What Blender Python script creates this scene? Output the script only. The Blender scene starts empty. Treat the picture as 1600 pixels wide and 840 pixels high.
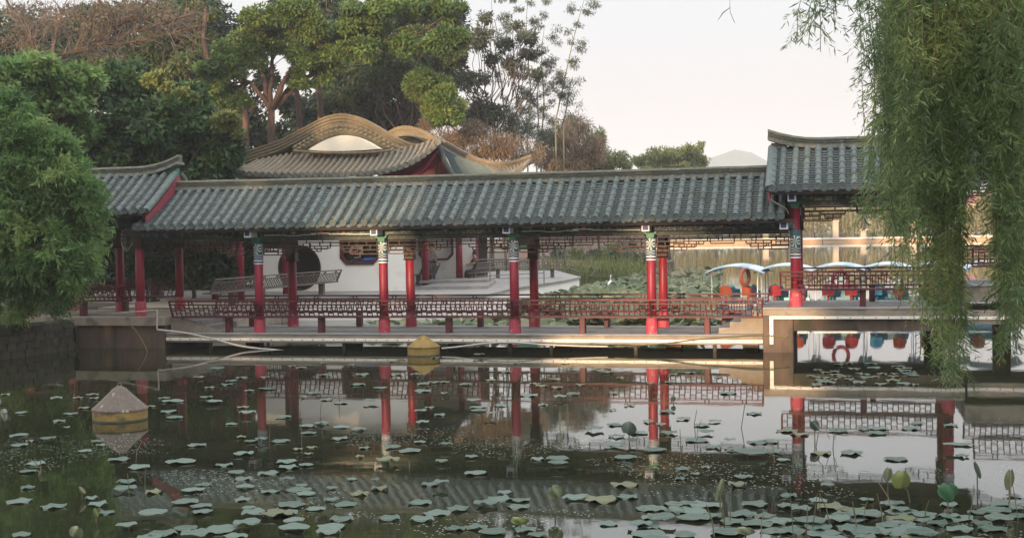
import bpy, bmesh, math, random
import numpy as np
from mathutils import Vector, Matrix, Euler

random.seed(7)
RNG = np.random.default_rng(7)
sc = bpy.context.scene
COL = sc.collection
R = math.radians

# ------------------------------------------------------------------ camera
FPX = 2100.0
CAMZ = 3.11
TILT, ROLL = 0.02857, 0.0158
cam_d = bpy.data.cameras.new("camera")
cam = bpy.data.objects.new("camera", cam_d)
COL.objects.link(cam)
cam_d.sensor_width = 36.0
cam_d.lens = 36.0 * FPX / 1600.0
cam_d.clip_start = 0.1
cam_d.clip_end = 6000
CR = Euler((math.pi / 2 - TILT, 0, 0)).to_matrix() @ Matrix.Rotation(-ROLL, 3, 'Z')
cam.matrix_world = Matrix.Translation((0, 0, CAMZ)) @ CR.to_4x4()
sc.camera = cam

# ------------------------------------------------------------------ world, sun, exposure
SUN_AZ = math.atan2(-0.40, -0.917)          # behind the camera, to the left
SUN_EL = R(5.5)
sunv = Vector((math.sin(SUN_AZ) * math.cos(SUN_EL), math.cos(SUN_AZ) * math.cos(SUN_EL), math.sin(SUN_EL)))
w = bpy.data.worlds.new("World")
sc.world = w
w.use_nodes = True
nt = w.node_tree
nt.nodes.clear()
out = nt.nodes.new('ShaderNodeOutputWorld')
bg = nt.nodes.new('ShaderNodeBackground')
sky = nt.nodes.new('ShaderNodeTexSky')
sky.sky_type = 'NISHITA'
sky.sun_disc = False
sky.sun_elevation = SUN_EL
sky.sun_rotation = SUN_AZ
sky.altitude = 0
sky.air_density = 1.0
sky.dust_density = 2.0
tc = nt.nodes.new('ShaderNodeTexCoord')
sx = nt.nodes.new('ShaderNodeSeparateXYZ')
nt.links.new(tc.outputs['Generated'], sx.inputs[0])
rp = nt.nodes.new('ShaderNodeValToRGB')       # thin pale evening overcast, the same all round the horizon
rp.color_ramp.elements[0].position = 0.0
rp.color_ramp.elements[0].color = (5.5, 4.9, 4.95, 1)
e = rp.color_ramp.elements.new(0.10); e.color = (5.2, 4.95, 5.1, 1)
e = rp.color_ramp.elements.new(0.20); e.color = (5.2, 5.5, 5.9, 1)
e = rp.color_ramp.elements.new(0.5); e.color = (11.5, 11.9, 12.4, 1)
rp.color_ramp.elements[-1].position = 1.0
rp.color_ramp.elements[-1].color = (16.5, 17.0, 17.8, 1)
nt.links.new(sx.outputs['Z'], rp.inputs[0])
mx = nt.nodes.new('ShaderNodeMixRGB')
mx.inputs[0].default_value = 0.86
nt.links.new(sky.outputs[0], mx.inputs[1])
nt.links.new(rp.outputs[0], mx.inputs[2])
nt.links.new(mx.outputs[0], bg.inputs[0])
bg.inputs[1].default_value = 0.115
nt.links.new(bg.outputs[0], out.inputs[0])

sun_d = bpy.data.lights.new("sun", 'SUN')
sun_d.energy = 5.0
sun_d.angle = R(0.6)
sun_d.color = (1.0, 0.68, 0.40)
sun = bpy.data.objects.new("sun", sun_d)
COL.objects.link(sun)
sun.rotation_euler = sunv.to_track_quat('Z', 'Y').to_euler()
sc.view_settings.view_transform = 'Standard'
sc.view_settings.look = 'None'
sc.view_settings.exposure = 0.58
sc.view_settings.gamma = 1.0
sc.view_settings.use_curve_mapping = False
try:
    sc.cycles.max_bounces = 8
    sc.cycles.transparent_max_bounces = 8
    sc.cycles.use_denoising = True
    sc.cycles.volume_bounces = 3
except Exception:
    pass

# ------------------------------------------------------------------ pixel rays (photograph 1600 x 840) used to survey positions
def ray(px, py):
    return CR @ Vector(((px - 800) / FPX, -(py - 420) / FPX, -1.0))
def at(px, py, Y):
    d = ray(px, py); t = Y / d.y
    return Vector((d.x * t, Y, CAMZ + d.z * t))
def at_z(px, py, z):
    d = ray(px, py); t = (z - CAMZ) / d.z
    return Vector((d.x * t, d.y * t, z))
THETA = 0.2405
AX = Vector((math.cos(THETA), -math.sin(THETA), 0))     # along the walkway, to the right
AY = Vector((math.sin(THETA), math.cos(THETA), 0))      # across it, away from the camera
def on_plane(px, py, org, v):
    """pixel -> local (u, z) on the plane at depth v of a frame at org turned like the walkway"""
    d = ray(px, py); c = Vector((0, 0, CAMZ))
    p0 = org + AY * v
    t = (p0 - c).dot(AY) / d.dot(AY)
    p = c + d * t - org
    return p.dot(AX), p.z

# ------------------------------------------------------------------ materials
def nodes_of(m):
    m.use_nodes = True
    return m.node_tree, m.node_tree.nodes, m.node_tree.links
def mat(name, c1, c2=None, scale=3.0, rough=0.7, bump=0.0, bscale=20.0, rnd=0.0, spec=0.4, detail=6.0, c3=None, c3scale=1.0, c3lo=0.55, stretch=None):
    m = bpy.data.materials.new(name)
    t, N, L = nodes_of(m)
    b = N['Principled BSDF']
    b.inputs['Roughness'].default_value = rough
    b.inputs['Specular IOR Level'].default_value = spec
    g = N.new('ShaderNodeNewGeometry')
    src = g.outputs['Position']
    if stretch:
        mp = N.new('ShaderNodeMapping'); mp.inputs['Scale'].default_value = stretch
        L.new(src, mp.inputs['Vector']); src = mp.outputs[0]
    c2 = c2 or tuple(x * 0.75 for x in c1)
    n = N.new('ShaderNodeTexNoise'); n.inputs['Scale'].default_value = scale; n.inputs['Detail'].default_value = detail
    n.inputs['Roughness'].default_value = 0.65
    L.new(src, n.inputs['Vector'])
    r = N.new('ShaderNodeValToRGB')
    r.color_ramp.elements[0].position = 0.32; r.color_ramp.elements[0].color = (*c1, 1)
    r.color_ramp.elements[1].position = 0.68; r.color_ramp.elements[1].color = (*c2, 1)
    L.new(n.outputs[0], r.inputs[0])
    col = r.outputs[0]
    if c3:
        n3 = N.new('ShaderNodeTexNoise'); n3.inputs['Scale'].default_value = c3scale; n3.inputs['Detail'].default_value = 8
        L.new(src, n3.inputs['Vector'])
        r3 = N.new('ShaderNodeValToRGB'); r3.color_ramp.elements[0].position = c3lo; r3.color_ramp.elements[1].position = c3lo + 0.12
        L.new(n3.outputs[0], r3.inputs[0])
        x = N.new('ShaderNodeMixRGB'); L.new(r3.outputs[0], x.inputs[0]); L.new(col, x.inputs[1]); x.inputs[2].default_value = (*c3, 1)
        col = x.outputs[0]
    if rnd:
        oi = N.new('ShaderNodeObjectInfo')
        mr = N.new('ShaderNodeMapRange'); mr.inputs['To Min'].default_value = 1 - rnd; mr.inputs['To Max'].default_value = 1 + rnd
        L.new(oi.outputs['Random'], mr.inputs['Value'])
        x = N.new('ShaderNodeMixRGB'); x.blend_type = 'MULTIPLY'; x.inputs[0].default_value = 1
        L.new(col, x.inputs[1]); L.new(mr.outputs[0], x.inputs[2]); col = x.outputs[0]
    L.new(col, b.inputs['Base Color'])
    if bump:
        nb = N.new('ShaderNodeTexNoise'); nb.inputs['Scale'].default_value = bscale; nb.inputs['Detail'].default_value = 5
        L.new(src, nb.inputs['Vector'])
        bp = N.new('ShaderNodeBump'); bp.inputs['Strength'].default_value = bump; bp.inputs['Distance'].default_value = 0.02
        L.new(nb.outputs[0], bp.inputs['Height']); L.new(bp.outputs[0], b.inputs['Normal'])
    return m
def leafmat(name, cols, trans=0.3, rough=0.55):
    m = bpy.data.materials.new(name)
    t, N, L = nodes_of(m)
    b = N['Principled BSDF']; b.inputs['Roughness'].default_value = rough; b.inputs['Specular IOR Level'].default_value = 0.3
    a = N.new('ShaderNodeAttribute'); a.attribute_name = 'tone'
    r = N.new('ShaderNodeValToRGB')
    k = len(cols)
    els = r.color_ramp.elements
    els[0].position = 0; els[0].color = (*cols[0], 1)
    els[1].position = 1; els[1].color = (*cols[-1], 1)
    for i in range(1, k - 1):
        e = els.new(i / (k - 1)); e.color = (*cols[i], 1)
    L.new(a.outputs['Fac'], r.inputs[0])
    L.new(r.outputs[0], b.inputs['Base Color'])
    tr = N.new('ShaderNodeBsdfTranslucent')
    L.new(r.outputs[0], tr.inputs[0])
    mxs = N.new('ShaderNodeMixShader'); mxs.inputs[0].default_value = trans
    L.new(b.outputs[0], mxs.inputs[1]); L.new(tr.outputs[0], mxs.inputs[2])
    L.new(mxs.outputs[0], N['Material Output'].inputs[0])
    return m

MT = {}
MT['tile'] = mat('grey_roof_tile', (.07, .09, .084), (.112, .134, .124), 5, .72, .5, 40, .16, c3=(.06, .068, .045), c3scale=2.2, c3lo=.58)
MT['pan'] = mat('grey_pan_tile', (.07, .088, .086), (.11, .13, .124), 6, .8, .5, 40, .14, c3=(.06, .07, .045), c3scale=5, c3lo=.6)
MT['ridge'] = mat('weathered_ridge', (.075, .078, .055), (.15, .145, .105), 11, .9, 1.0, 26, .1, c3=(.32, .31, .26), c3scale=13, c3lo=.62, stretch=(.7, .7, 1.6))
MT['mortar'] = mat('pale_mortar', (.25, .245, .21), (.13, .13, .105), 8, .9, .5, 40, 0, c3=(.07, .075, .05), c3scale=6, c3lo=.56)
MT['hall_tile'] = mat('brown_roof_tile', (.125, .10, .07), (.20, .165, .11), 6, .75, .4, 40, .12, c3=(.13, .12, .08), c3scale=5, c3lo=.6)
MT['hall_ridge'] = mat('ochre_ridge', (.13, .10, .058), (.22, .17, .095), 7, .8, .5, 30, .05, c3=(.15, .13, .09), c3scale=6, c3lo=.62)
MT['red'] = mat('red_column_paint', (.28, .014, .036), (.205, .011, .028), 4, .45, .15, 30, .07, c3=(.17, .014, .028), c3scale=7, c3lo=.52, stretch=(1, 1, .22))
MT['red_pale'] = mat('scuffed_and_sunlit_red', (.42, .06, .085), (.34, .035, .06), 14, .6, .2, 30, 0, c3=(.42, .22, .22), c3scale=7, c3lo=.58)
MT['maroon'] = mat('maroon_wood', (.105, .017, .022), (.06, .013, .015), 7, .55, .2, 40, .08)
MT['brownwood'] = mat('dark_brown_wood', (.06, .026, .018), (.035, .018, .014), 7, .6, .2, 40, .08)
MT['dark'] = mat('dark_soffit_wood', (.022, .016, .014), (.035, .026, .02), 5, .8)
MT['greybench'] = mat('weathered_grey_wood', (.15, .125, .105), (.09, .07, .06), 9, .75, .2, 40)
MT['board'] = mat('dull_red_bargeboard', (.30, .05, .075), (.20, .035, .05), 6, .6, .2, 20)
MT['concrete'] = mat('concrete', (.30, .255, .20), (.21, .175, .14), 2.5, .9, .4, 30, c3=(.13, .11, .08), c3scale=2.2, c3lo=.58)
MT['deckfloor'] = mat('grey_deck_paving', (.30, .285, .265), (.21, .2, .185), 3, .75, .3, 25, c3=(.14, .13, .115), c3scale=1.7, c3lo=.6)
MT['wetwall'] = mat('stained_concrete', (.15, .105, .075), (.085, .06, .045), 2, .85, .5, 20, c3=(.045, .042, .026), c3scale=1.5, c3lo=.55, stretch=(1, 1, .35))
MT['stonewall'] = mat('mossy_stone', (.10, .085, .065), (.05, .045, .033), 3, .95, .6, 14, .18, c3=(.035, .045, .02), c3scale=2, c3lo=.5)
MT['strip'] = mat('white_light_strip', (.84, .79, .70), (.72, .66, .56), 6, .5)
MT['stud'] = mat('dark_stud', (.12, .10, .085), (.08, .07, .06))
MT['cable'] = mat('pale_cable', (.52, .48, .42), (.38, .35, .3), 8, .55)
MT['white'] = mat('white_plaster', (.87, .84, .775), (.82, .785, .71), 1.2, .9, .15, 20, c3=(.70, .66, .58), c3scale=.9, c3lo=.62)
MT['ivory'] = mat('ivory_gable', (.82, .76, .62), (.78, .71, .57), 2, .85)
MT['winframe'] = mat('oxblood_window_frame', (.10, .028, .026), (.07, .02, .018), 6, .55)
MT['green'] = mat('green_paint', (.03, .19, .10), (.02, .12, .08), 8, .5)
MT['teal'] = mat('teal_grey_roof', (.085, .125, .125), (.12, .16, .155), 5, .7, .3, 25)
MT['blue'] = mat('blue_paint', (.018, .028, .16), (.015, .02, .11), 8, .5)
MT['whitepaint'] = mat('white_paint', (.75, .76, .76), (.62, .64, .66), 8, .5)
MT['gold'] = mat('gold_paint', (.55, .36, .06), (.42, .26, .04), 8, .5)
MT['salmon'] = mat('salmon_paint', (.5, .16, .10), (.4, .12, .08), 8, .5)
MT['ochre'] = mat('ochre_buoy', (.30, .20, .05), (.20, .13, .04), 5, .7, .4, 25, c3=(.11, .085, .045), c3scale=4, c3lo=.56)
MT['greycone'] = mat('weathered_cone', (.15, .12, .095), (.085, .066, .052), 5, .85, .5, 25, c3=(.36, .33, .29), c3scale=5, c3lo=.60, stretch=(2.2, 2.2, .5))
MT['bark'] = mat('bark', (.11, .075, .055), (.055, .038, .028), 4, .9, .6, 18, stretch=(1, 1, .3))
MT['sunpatch_redbark'] = mat('reddish_bark_sun_patches', (.085, .048, .035), (.035, .022, .017), 4, .9, .8, 18, c3=(.19, .095, .06), c3scale=2.5, c3lo=.56, stretch=(1, 1, .3))  # orange patches are evening sunlight painted into the bark colour
MT['twig'] = mat('dry_twig', (.155, .13, .112), (.085, .07, .06), 5, .9)
MT['palebark'] = mat('grey_bark', (.20, .18, .14), (.12, .105, .08), 4, .9, .5, 18, stretch=(1, 1, .3))
MT['bamboo'] = mat('bamboo_cane', (.17, .19, .10), (.12, .13, .08), 4, .6)
MT['ground'] = mat('earth', (.10, .075, .05), (.055, .05, .03), 1.2, .95, .5, 8, c3=(.05, .06, .025), c3scale=.7, c3lo=.52)
MT['mud'] = mat('reddish_bank', (.24, .15, .11), (.15, .10, .07), 1.5, .95, .5, 8)
MT['quay'] = mat('far_quay_stone', (.55, .36, .2), (.44, .28, .15), .5, .9)
MT['quaytop'] = mat('far_quay_kerb', (.78, .74, .66), (.7, .66, .58), .5, .9)
MT['hill'] = mat('hill', (.10, .12, .09), (.05, .07, .05), .05, .95)
MT['pinkwall'] = mat('pinkish_wall', (.42, .30, .26), (.33, .24, .2), .8, .9, .2, 8)
MT['stalk'] = mat('lotus_stalk', (.13, .13, .065), (.09, .08, .045), 6, .7)
MT['brownstalk'] = mat('dry_stalk', (.25, .18, .11), (.16, .12, .07), 6, .8)
MT['steel'] = mat('grey_steel', (.22, .21, .2), (.16, .155, .15), 6, .5)
MT['skin'] = mat('skin', (.42, .24, .17), (.38, .21, .15), 10, .6)
MT['hair'] = mat('black_hair', (.02, .016, .014), (.03, .024, .02), 20, .6)
MT['jeans'] = mat('blue_jeans', (.06, .10, .22), (.10, .15, .28), 12, .85)
MT['khaki'] = mat('brown_jacket', (.13, .085, .06), (.09, .06, .045), 12, .85)
MT['paleshirt'] = mat('pale_shirt', (.55, .47, .42), (.46, .4, .36), 12, .85)
MT['vest'] = mat('dark_maroon_vest', (.07, .025, .028), (.05, .02, .02), 12, .85)
MT['darkcloth'] = mat('dark_cloth', (.035, .033, .04), (.05, .045, .05), 12, .85)
MT['bluebag'] = mat('blue_bag', (.03, .05, .30), (.05, .1, .35), 20, .7)
MT['feather'] = mat('white_feathers', (.82, .80, .76), (.74, .72, .68), 20, .8)
MT['beak'] = mat('yellow_beak', (.45, .28, .05), (.35, .22, .05), 20, .5)
MT['boatblue'] = mat('boat_blue', (.09, .23, .31), (.07, .18, .25), 4, .4, 0, 20, .08)
MT['boatwhite'] = mat('boat_white', (.72, .74, .74), (.62, .65, .66), 4, .4)
MT['canopy'] = mat('canopy_fabric', (.52, .58, .61), (.43, .50, .54), 5, .6)
MT['canopyblue'] = mat('canopy_stripe', (.34, .45, .52), (.28, .39, .46), 5, .6)
MT['orange'] = mat('orange_plastic', (.34, .075, .035), (.26, .06, .03), 5, .35)
MT['redplastic'] = mat('red_plastic', (.30, .03, .04), (.23, .025, .032), 5, .35)
MT['lightblue'] = mat('pale_blue_plastic', (.12, .42, .55), (.10, .35, .48), 5, .35)
MT['cream'] = mat('cream_render', (.68, .58, .42), (.6, .5, .36), .4, .9)
MT['glassdark'] = mat('dark_window', (.03, .03, .035), (.04, .04, .045), 2, .2)

# painted beam: scrolls of green, blue and white on dark ground
def painted(name, base, a, b2, sc1=9.0):
    m = bpy.data.materials.new(name)
    t, N, L = nodes_of(m)
    bs = N['Principled BSDF']; bs.inputs['Roughness'].default_value = .6
    g = N.new('ShaderNodeNewGeometry')
    v = N.new('ShaderNodeTexVoronoi'); v.feature = 'DISTANCE_TO_EDGE'; v.inputs['Scale'].default_value = sc1
    L.new(g.outputs['Position'], v.inputs['Vector'])
    wv = N.new('ShaderNodeTexWave'); wv.wave_type = 'RINGS'; wv.inputs['Scale'].default_value = 3.2; wv.inputs['Distortion'].default_value = 9; wv.inputs['Detail'].default_value = 1.5
    wv.inputs['Detail Scale'].default_value = 2.0
    L.new(g.outputs['Position'], wv.inputs['Vector'])
    r1 = N.new('ShaderNodeValToRGB'); r1.color_ramp.elements[0].position = .80; r1.color_ramp.elements[1].position = .9
    L.new(wv.outputs[0], r1.inputs[0])
    n = N.new('ShaderNodeTexNoise'); n.inputs['Scale'].default_value = 1.1
    L.new(g.outputs['Position'], n.inputs['Vector'])
    r0 = N.new('ShaderNodeValToRGB'); r0.color_ramp.elements[0].position = .42; r0.color_ramp.elements[1].position = .58
    r0.color_ramp.elements[0].color = (*base, 1); r0.color_ramp.elements[1].color = (*a, 1)
    L.new(n.outputs[0], r0.inputs[0])
    x = N.new('ShaderNodeMixRGB'); L.new(r1.outputs[0], x.inputs[0]); L.new(r0.outputs[0], x.inputs[1]); x.inputs[2].default_value = (*b2, 1)
    r2 = N.new('ShaderNodeValToRGB'); r2.color_ramp.elements[0].position = .0; r2.color_ramp.elements[1].position = .04
    L.new(v.outputs['Distance'], r2.inputs[0])
    y = N.new('ShaderNodeMixRGB'); L.new(r2.outputs[0], y.inputs[0]); y.inputs[1].default_value = (*[c * .5 for c in base], 1); L.new(x.outputs[0], y.inputs[2])
    L.new(y.outputs[0], bs.inputs['Base Color'])
    return m
MT['beampaint'] = painted('painted_beam_green', (.014, .035, .028), (.02, .06, .045), (.13, .17, .14))
MT['beampaint2'] = painted('painted_beam_blue', (.02, .028, .045), (.025, .05, .055), (.14, .15, .16))
MT['fringe'] = painted('painted_lower_beam', (.016, .022, .018), (.02, .035, .03), (.05, .06, .055))

def collar_material():
    """painted column collar: white rays on green above a blue meander on white (flat print)"""
    m = bpy.data.materials.new('painted_collar')
    t, N, L = nodes_of(m)
    b = N['Principled BSDF']; b.inputs['Roughness'].default_value = .55
    tcn = N.new('ShaderNodeTexCoord')
    s = N.new('ShaderNodeSeparateXYZ'); L.new(tcn.outputs['Object'], s.inputs[0])
    def M(op, a, bb=None):
        n = N.new('ShaderNodeMath'); n.operation = op
        for i, q in enumerate((a, bb)):
            if q is None: continue
            if isinstance(q, (int, float)): n.inputs[i].default_value = q
            else: L.new(q, n.inputs[i])
        return n.outputs[0]
    ang = M('ARCTAN2', s.outputs['Y'], s.outputs['X'])
    arc = M('MULTIPLY', M('SINE', M('MULTIPLY', M('ADD', ang, math.pi / 2), 2.0)), .085)   # four faces round the column
    zz = M('SUBTRACT', s.outputs['Z'], .31)
    pol = M('ARCTAN2', zz, arc)
    rays = M('GREATER_THAN', M('SINE', M('MULTIPLY', pol, 8.0)), .05)
    rad = M('SQRT', M('ADD', M('MULTIPLY', zz, zz), M('MULTIPLY', arc, arc)))
    inside = M('LESS_THAN', rad, .15)
    star = M('MULTIPLY', rays, inside)
    band = M('LESS_THAN', s.outputs['Z'], .16)
    me = M('GREATER_THAN', M('SINE', M('ADD', M('MULTIPLY', s.outputs['Z'], 95.0), M('MULTIPLY', M('SIGN', M('SUBTRACT', M('ABSOLUTE', arc), .04)), 1.4))), .15)
    c1 = N.new('ShaderNodeMixRGB'); L.new(star, c1.inputs[0]); c1.inputs[1].default_value = (.035, .12, .15, 1); c1.inputs[2].default_value = (.62, .64, .62, 1)
    c2 = N.new('ShaderNodeMixRGB'); L.new(me, c2.inputs[0]); c2.inputs[1].default_value = (.05, .13, .22, 1); c2.inputs[2].default_value = (.58, .62, .62, 1)
    c3 = N.new('ShaderNodeMixRGB'); L.new(band, c3.inputs[0]); L.new(c1.outputs[0], c3.inputs[1]); L.new(c2.outputs[0], c3.inputs[2])
    L.new(c3.outputs[0], b.inputs['Base Color'])
    return m
MT['collar'] = collar_material()

def water_material():
    m = bpy.data.materials.new('pond_water')
    t, N, L = nodes_of(m)
    b = N['Principled BSDF']
    b.inputs['IOR'].default_value = 1.65
    g = N.new('ShaderNodeNewGeometry')
    # murky body colour
    n = N.new('ShaderNodeTexNoise'); n.inputs['Scale'].default_value = .25; n.inputs['Detail'].default_value = 5
    L.new(g.outputs['Position'], n.inputs['Vector'])
    r = N.new('ShaderNodeValToRGB')
    r.color_ramp.elements[0].position = .35; r.color_ramp.elements[0].color = (.014, .016, .008, 1)
    r.color_ramp.elements[1].position = .7; r.color_ramp.elements[1].color = (.027, .030, .014, 1)
    L.new(n.outputs[0], r.inputs[0])
    # floating specks of duckweed and dust, in patches over the near water
    vo = N.new('ShaderNodeTexVoronoi'); vo.inputs['Scale'].default_value = 17
    L.new(g.outputs['Position'], vo.inputs['Vector'])
    lt = N.new('ShaderNodeMath'); lt.operation = 'LESS_THAN'; lt.inputs[1].default_value = .21
    L.new(vo.outputs['Distance'], lt.inputs[0])
    pn = N.new('ShaderNodeTexNoise'); pn.inputs['Scale'].default_value = .33; pn.inputs['Detail'].default_value = 5
    L.new(g.outputs['Position'], pn.inputs['Vector'])
    pr = N.new('ShaderNodeValToRGB'); pr.color_ramp.elements[0].position = .50; pr.color_ramp.elements[1].position = .58
    L.new(pn.outputs[0], pr.inputs[0])
    s = N.new('ShaderNodeSeparateXYZ'); L.new(g.outputs['Position'], s.inputs[0])
    y1 = N.new('ShaderNodeMapRange'); y1.inputs['From Min'].default_value = 23; y1.inputs['From Max'].default_value = 19
    L.new(s.outputs['Y'], y1.inputs['Value'])
    mu = N.new('ShaderNodeMath'); mu.operation = 'MULTIPLY'; L.new(lt.outputs[0], mu.inputs[0]); L.new(pr.outputs[0], mu.inputs[1])
    mu2 = N.new('ShaderNodeMath'); mu2.operation = 'MULTIPLY'; L.new(mu.outputs[0], mu2.inputs[0]); L.new(y1.outputs[0], mu2.inputs[1])
    x = N.new('ShaderNodeMixRGB'); L.new(mu2.outputs[0], x.inputs[0]); L.new(r.outputs[0], x.inputs[1]); x.inputs[2].default_value = (.20, .21, .17, 1)
    L.new(x.outputs[0], b.inputs['Base Color'])
    rr = N.new('ShaderNodeMapRange'); rr.inputs['To Min'].default_value = .03; rr.inputs['To Max'].default_value = .6
    L.new(mu2.outputs[0], rr.inputs['Value']); L.new(rr.outputs[0], b.inputs['Roughness'])
    mp = N.new('ShaderNodeMapping'); mp.inputs['Scale'].default_value = (1, .8, 1)
    L.new(g.outputs['Position'], mp.inputs['Vector'])
    nb = N.new('ShaderNodeTexNoise'); nb.inputs['Scale'].default_value = 1.3; nb.inputs['Detail'].default_value = 3
    L.new(mp.outputs[0], nb.inputs['Vector'])
    bp = N.new('ShaderNodeBump'); bp.inputs['Strength'].default_value = .035; bp.inputs['Distance'].default_value = .05
    L.new(nb.outputs[0], bp.inputs['Height']); L.new(bp.outputs[0], b.inputs['Normal'])
    return m
MT['water'] = water_material()

LM = {}
LM['willow'] = leafmat('willow_leaf', [(.085, .14, .058), (.15, .22, .085), (.21, .29, .112), (.34, .38, .15)], .5)
LM['lbush'] = leafmat('feathery_leaf', [(.06, .125, .04), (.115, .21, .062), (.175, .29, .09), (.30, .37, .13)], .48)
LM['shrub'] = leafmat('dark_broadleaf', [(.018, .045, .016), (.032, .075, .024), (.055, .11, .03), (.11, .15, .04)], .25)
LM['olive'] = leafmat('olive_leaf', [(.045, .085, .022), (.085, .15, .036), (.135, .21, .05), (.21, .26, .07)], .3)
LM['conifer'] = leafmat('dark_needle', [(.013, .028, .015), (.024, .046, .024), (.04, .068, .033), (.07, .095, .045)], .18)
LM['brown'] = leafmat('dry_bamboo_leaf', [(.12, .085, .05), (.20, .14, .085), (.29, .20, .125), (.38, .28, .18)], .35)
LM['grey'] = leafmat('grey_green_leaf', [(.05, .065, .045), (.075, .095, .065), (.10, .12, .08), (.13, .15, .10)], .3)
LM['far'] = leafmat('far_willow_leaf', [(.13, .14, .035), (.21, .20, .05), (.32, .26, .07), (.44, .33, .10)], .35)
LM['yell'] = leafmat('yellow_green_leaf', [(.10, .13, .04), (.155, .195, .06), (.22, .25, .08), (.28, .28, .10)], .35)
LM['lotus'] = leafmat('standing_lotus_leaf', [(.07, .10, .05), (.11, .15, .07), (.17, .20, .10), (.25, .22, .12)], .2, .5)
LM['dry'] = leafmat('withered_leaf', [(.07, .058, .042), (.12, .098, .07), (.17, .135, .095), (.23, .18, .12)], .3)
LM['mass'] = leafmat('shade_belt_leaf', [(.02, .04, .02), (.03, .06, .025), (.04, .07, .03)], .0)

# ------------------------------------------------------------------ mesh helpers
class MB:
    def __init__(s): s.v = []; s.f = []; s.m = []; s.mi = 0
    def add(s, vs, fs):
        o = len(s.v); s.v.extend([tuple(p) for p in vs]); s.f.extend([tuple(i + o for i in f) for f in fs]); s.m.extend([s.mi] * len(fs)); return s
    def box(s, x0, x1, y0, y1, z0, z1):
        return s.add([(x0, y0, z0), (x1, y0, z0), (x1, y1, z0), (x0, y1, z0), (x0, y0, z1), (x1, y0, z1), (x1, y1, z1), (x0, y1, z1)],
                     [(0, 3, 2, 1), (4, 5, 6, 7), (0, 1, 5, 4), (1, 2, 6, 5), (2, 3, 7, 6), (3, 0, 4, 7)])
    def bbox(s, x0, x1, y0, y1, z0, z1, b=.01):
        """box with its vertical and top edges cut back"""
        lo = [(x0 + b, y0), (x1 - b, y0), (x1, y0 + b), (x1, y1 - b), (x1 - b, y1), (x0 + b, y1), (x0, y1 - b), (x0, y0 + b)]
        cx, cy = (x0 + x1) / 2, (y0 + y1) / 2
        k = lambda p: (p[0] + (b if p[0] < cx else -b) * .7, p[1] + (b if p[1] < cy else -b) * .7)
        vs = [(*p, z0) for p in lo] + [(*p, z1 - b) for p in lo] + [(*k(p), z1) for p in lo]
        fs = [tuple(range(7, -1, -1)), tuple(range(16, 24))]
        for r_ in (0, 8):
            for i in range(8): j = (i + 1) % 8; fs.append((r_ + i, r_ + j, r_ + 8 + j, r_ + 8 + i))
        return s.add(vs, fs)
    def bar(s, a, b, w, h=None, up=(0, 0, 1)):
        a, b = Vector(a), Vector(b); h = h or w; d = (b - a).normalized(); u = Vector(up)
        if abs(d.dot(u)) > .95: u = Vector((0, 1, 0))
        x = d.cross(u).normalized() * w / 2; y = x.cross(d).normalized() * h / 2
        vs = [a - x - y, a + x - y, a + x + y, a - x + y, b - x - y, b + x - y, b + x + y, b - x + y]
        return s.add(vs, [(0, 3, 2, 1), (4, 5, 6, 7), (0, 1, 5, 4), (1, 2, 6, 5), (2, 3, 7, 6), (3, 0, 4, 7)])
    def tube(s, pts, r, n=6, cap=True):
        pts = [Vector(p) for p in pts]; k = len(pts)
        rs = r if isinstance(r, (list, tuple)) else [r] * k
        ring = []; prev = None
        for i, p in enumerate(pts):
            d = (pts[min(i + 1, k - 1)] - pts[max(i - 1, 0)])
            d = d.normalized() if d.length > 1e-9 else Vector((0, 0, 1))
            if prev is None:
                x = d.cross(Vector((0, 0, 1)) if abs(d.z) < .9 else Vector((1, 0, 0))).normalized()
            else:
                x = (prev - d * prev.dot(d)); x = x.normalized() if x.length > 1e-6 else d.orthogonal().normalized()
            prev = x; y = d.cross(x)
            ring.append([p + (x * math.cos(2 * math.pi * j / n) + y * math.sin(2 * math.pi * j / n)) * rs[i] for j in range(n)])
        vs = [q for rr in ring for q in rr]; fs = []
        for i in range(k - 1):
            for j in range(n):
                jj = (j + 1) % n; fs.append((i * n + j, i * n + jj, (i + 1) * n + jj, (i + 1) * n + j))
        if cap: fs.append(tuple(range(n - 1, -1, -1))); fs.append(tuple((k - 1) * n + j for j in range(n)))
        return s.add(vs, fs)
    def lathe(s, prof, n=16, c=(0, 0, 0)):
        vs = []; fs = []; k = len(prof)
        for r_, z in prof:
            for j in range(n):
                a = 2 * math.pi * j / n; vs.append((c[0] + r_ * math.cos(a), c[1] + r_ * math.sin(a), c[2] + z))
        for i in range(k - 1):
            for j in range(n):
                jj = (j + 1) % n; fs.append((i * n + j, i * n + jj, (i + 1) * n + jj, (i + 1) * n + j))
        fs.append(tuple(range(n - 1, -1, -1))); fs.append(tuple((k - 1) * n + j for j in range(n)))
        return s.add(vs, fs)
    def prism(s, poly, y0, y1):
        """polygon in (x, z), extruded along y"""
        n = len(poly)
        vs = [(x, y0, z) for x, z in poly] + [(x, y1, z) for x, z in poly]
        fs = [tuple(range(n)), tuple(range(2 * n - 1, n - 1, -1))]
        for i in range(n):
            j = (i + 1) % n; fs.append((i, i + n, j + n, j))
        return s.add(vs, fs)
    def slab(s, poly, z0, z1):
        """polygon in (x, y), counter-clockwise, extruded along z"""
        n = len(poly)
        vs = [(x, y, z0) for x, y in poly] + [(x, y, z1) for x, y in poly]
        fs = [tuple(range(n - 1, -1, -1)), tuple(range(n, 2 * n))]
        for i in range(n):
            j = (i + 1) % n; fs.append((i, j, j + n, i + n))
        return s.add(vs, fs)
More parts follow.
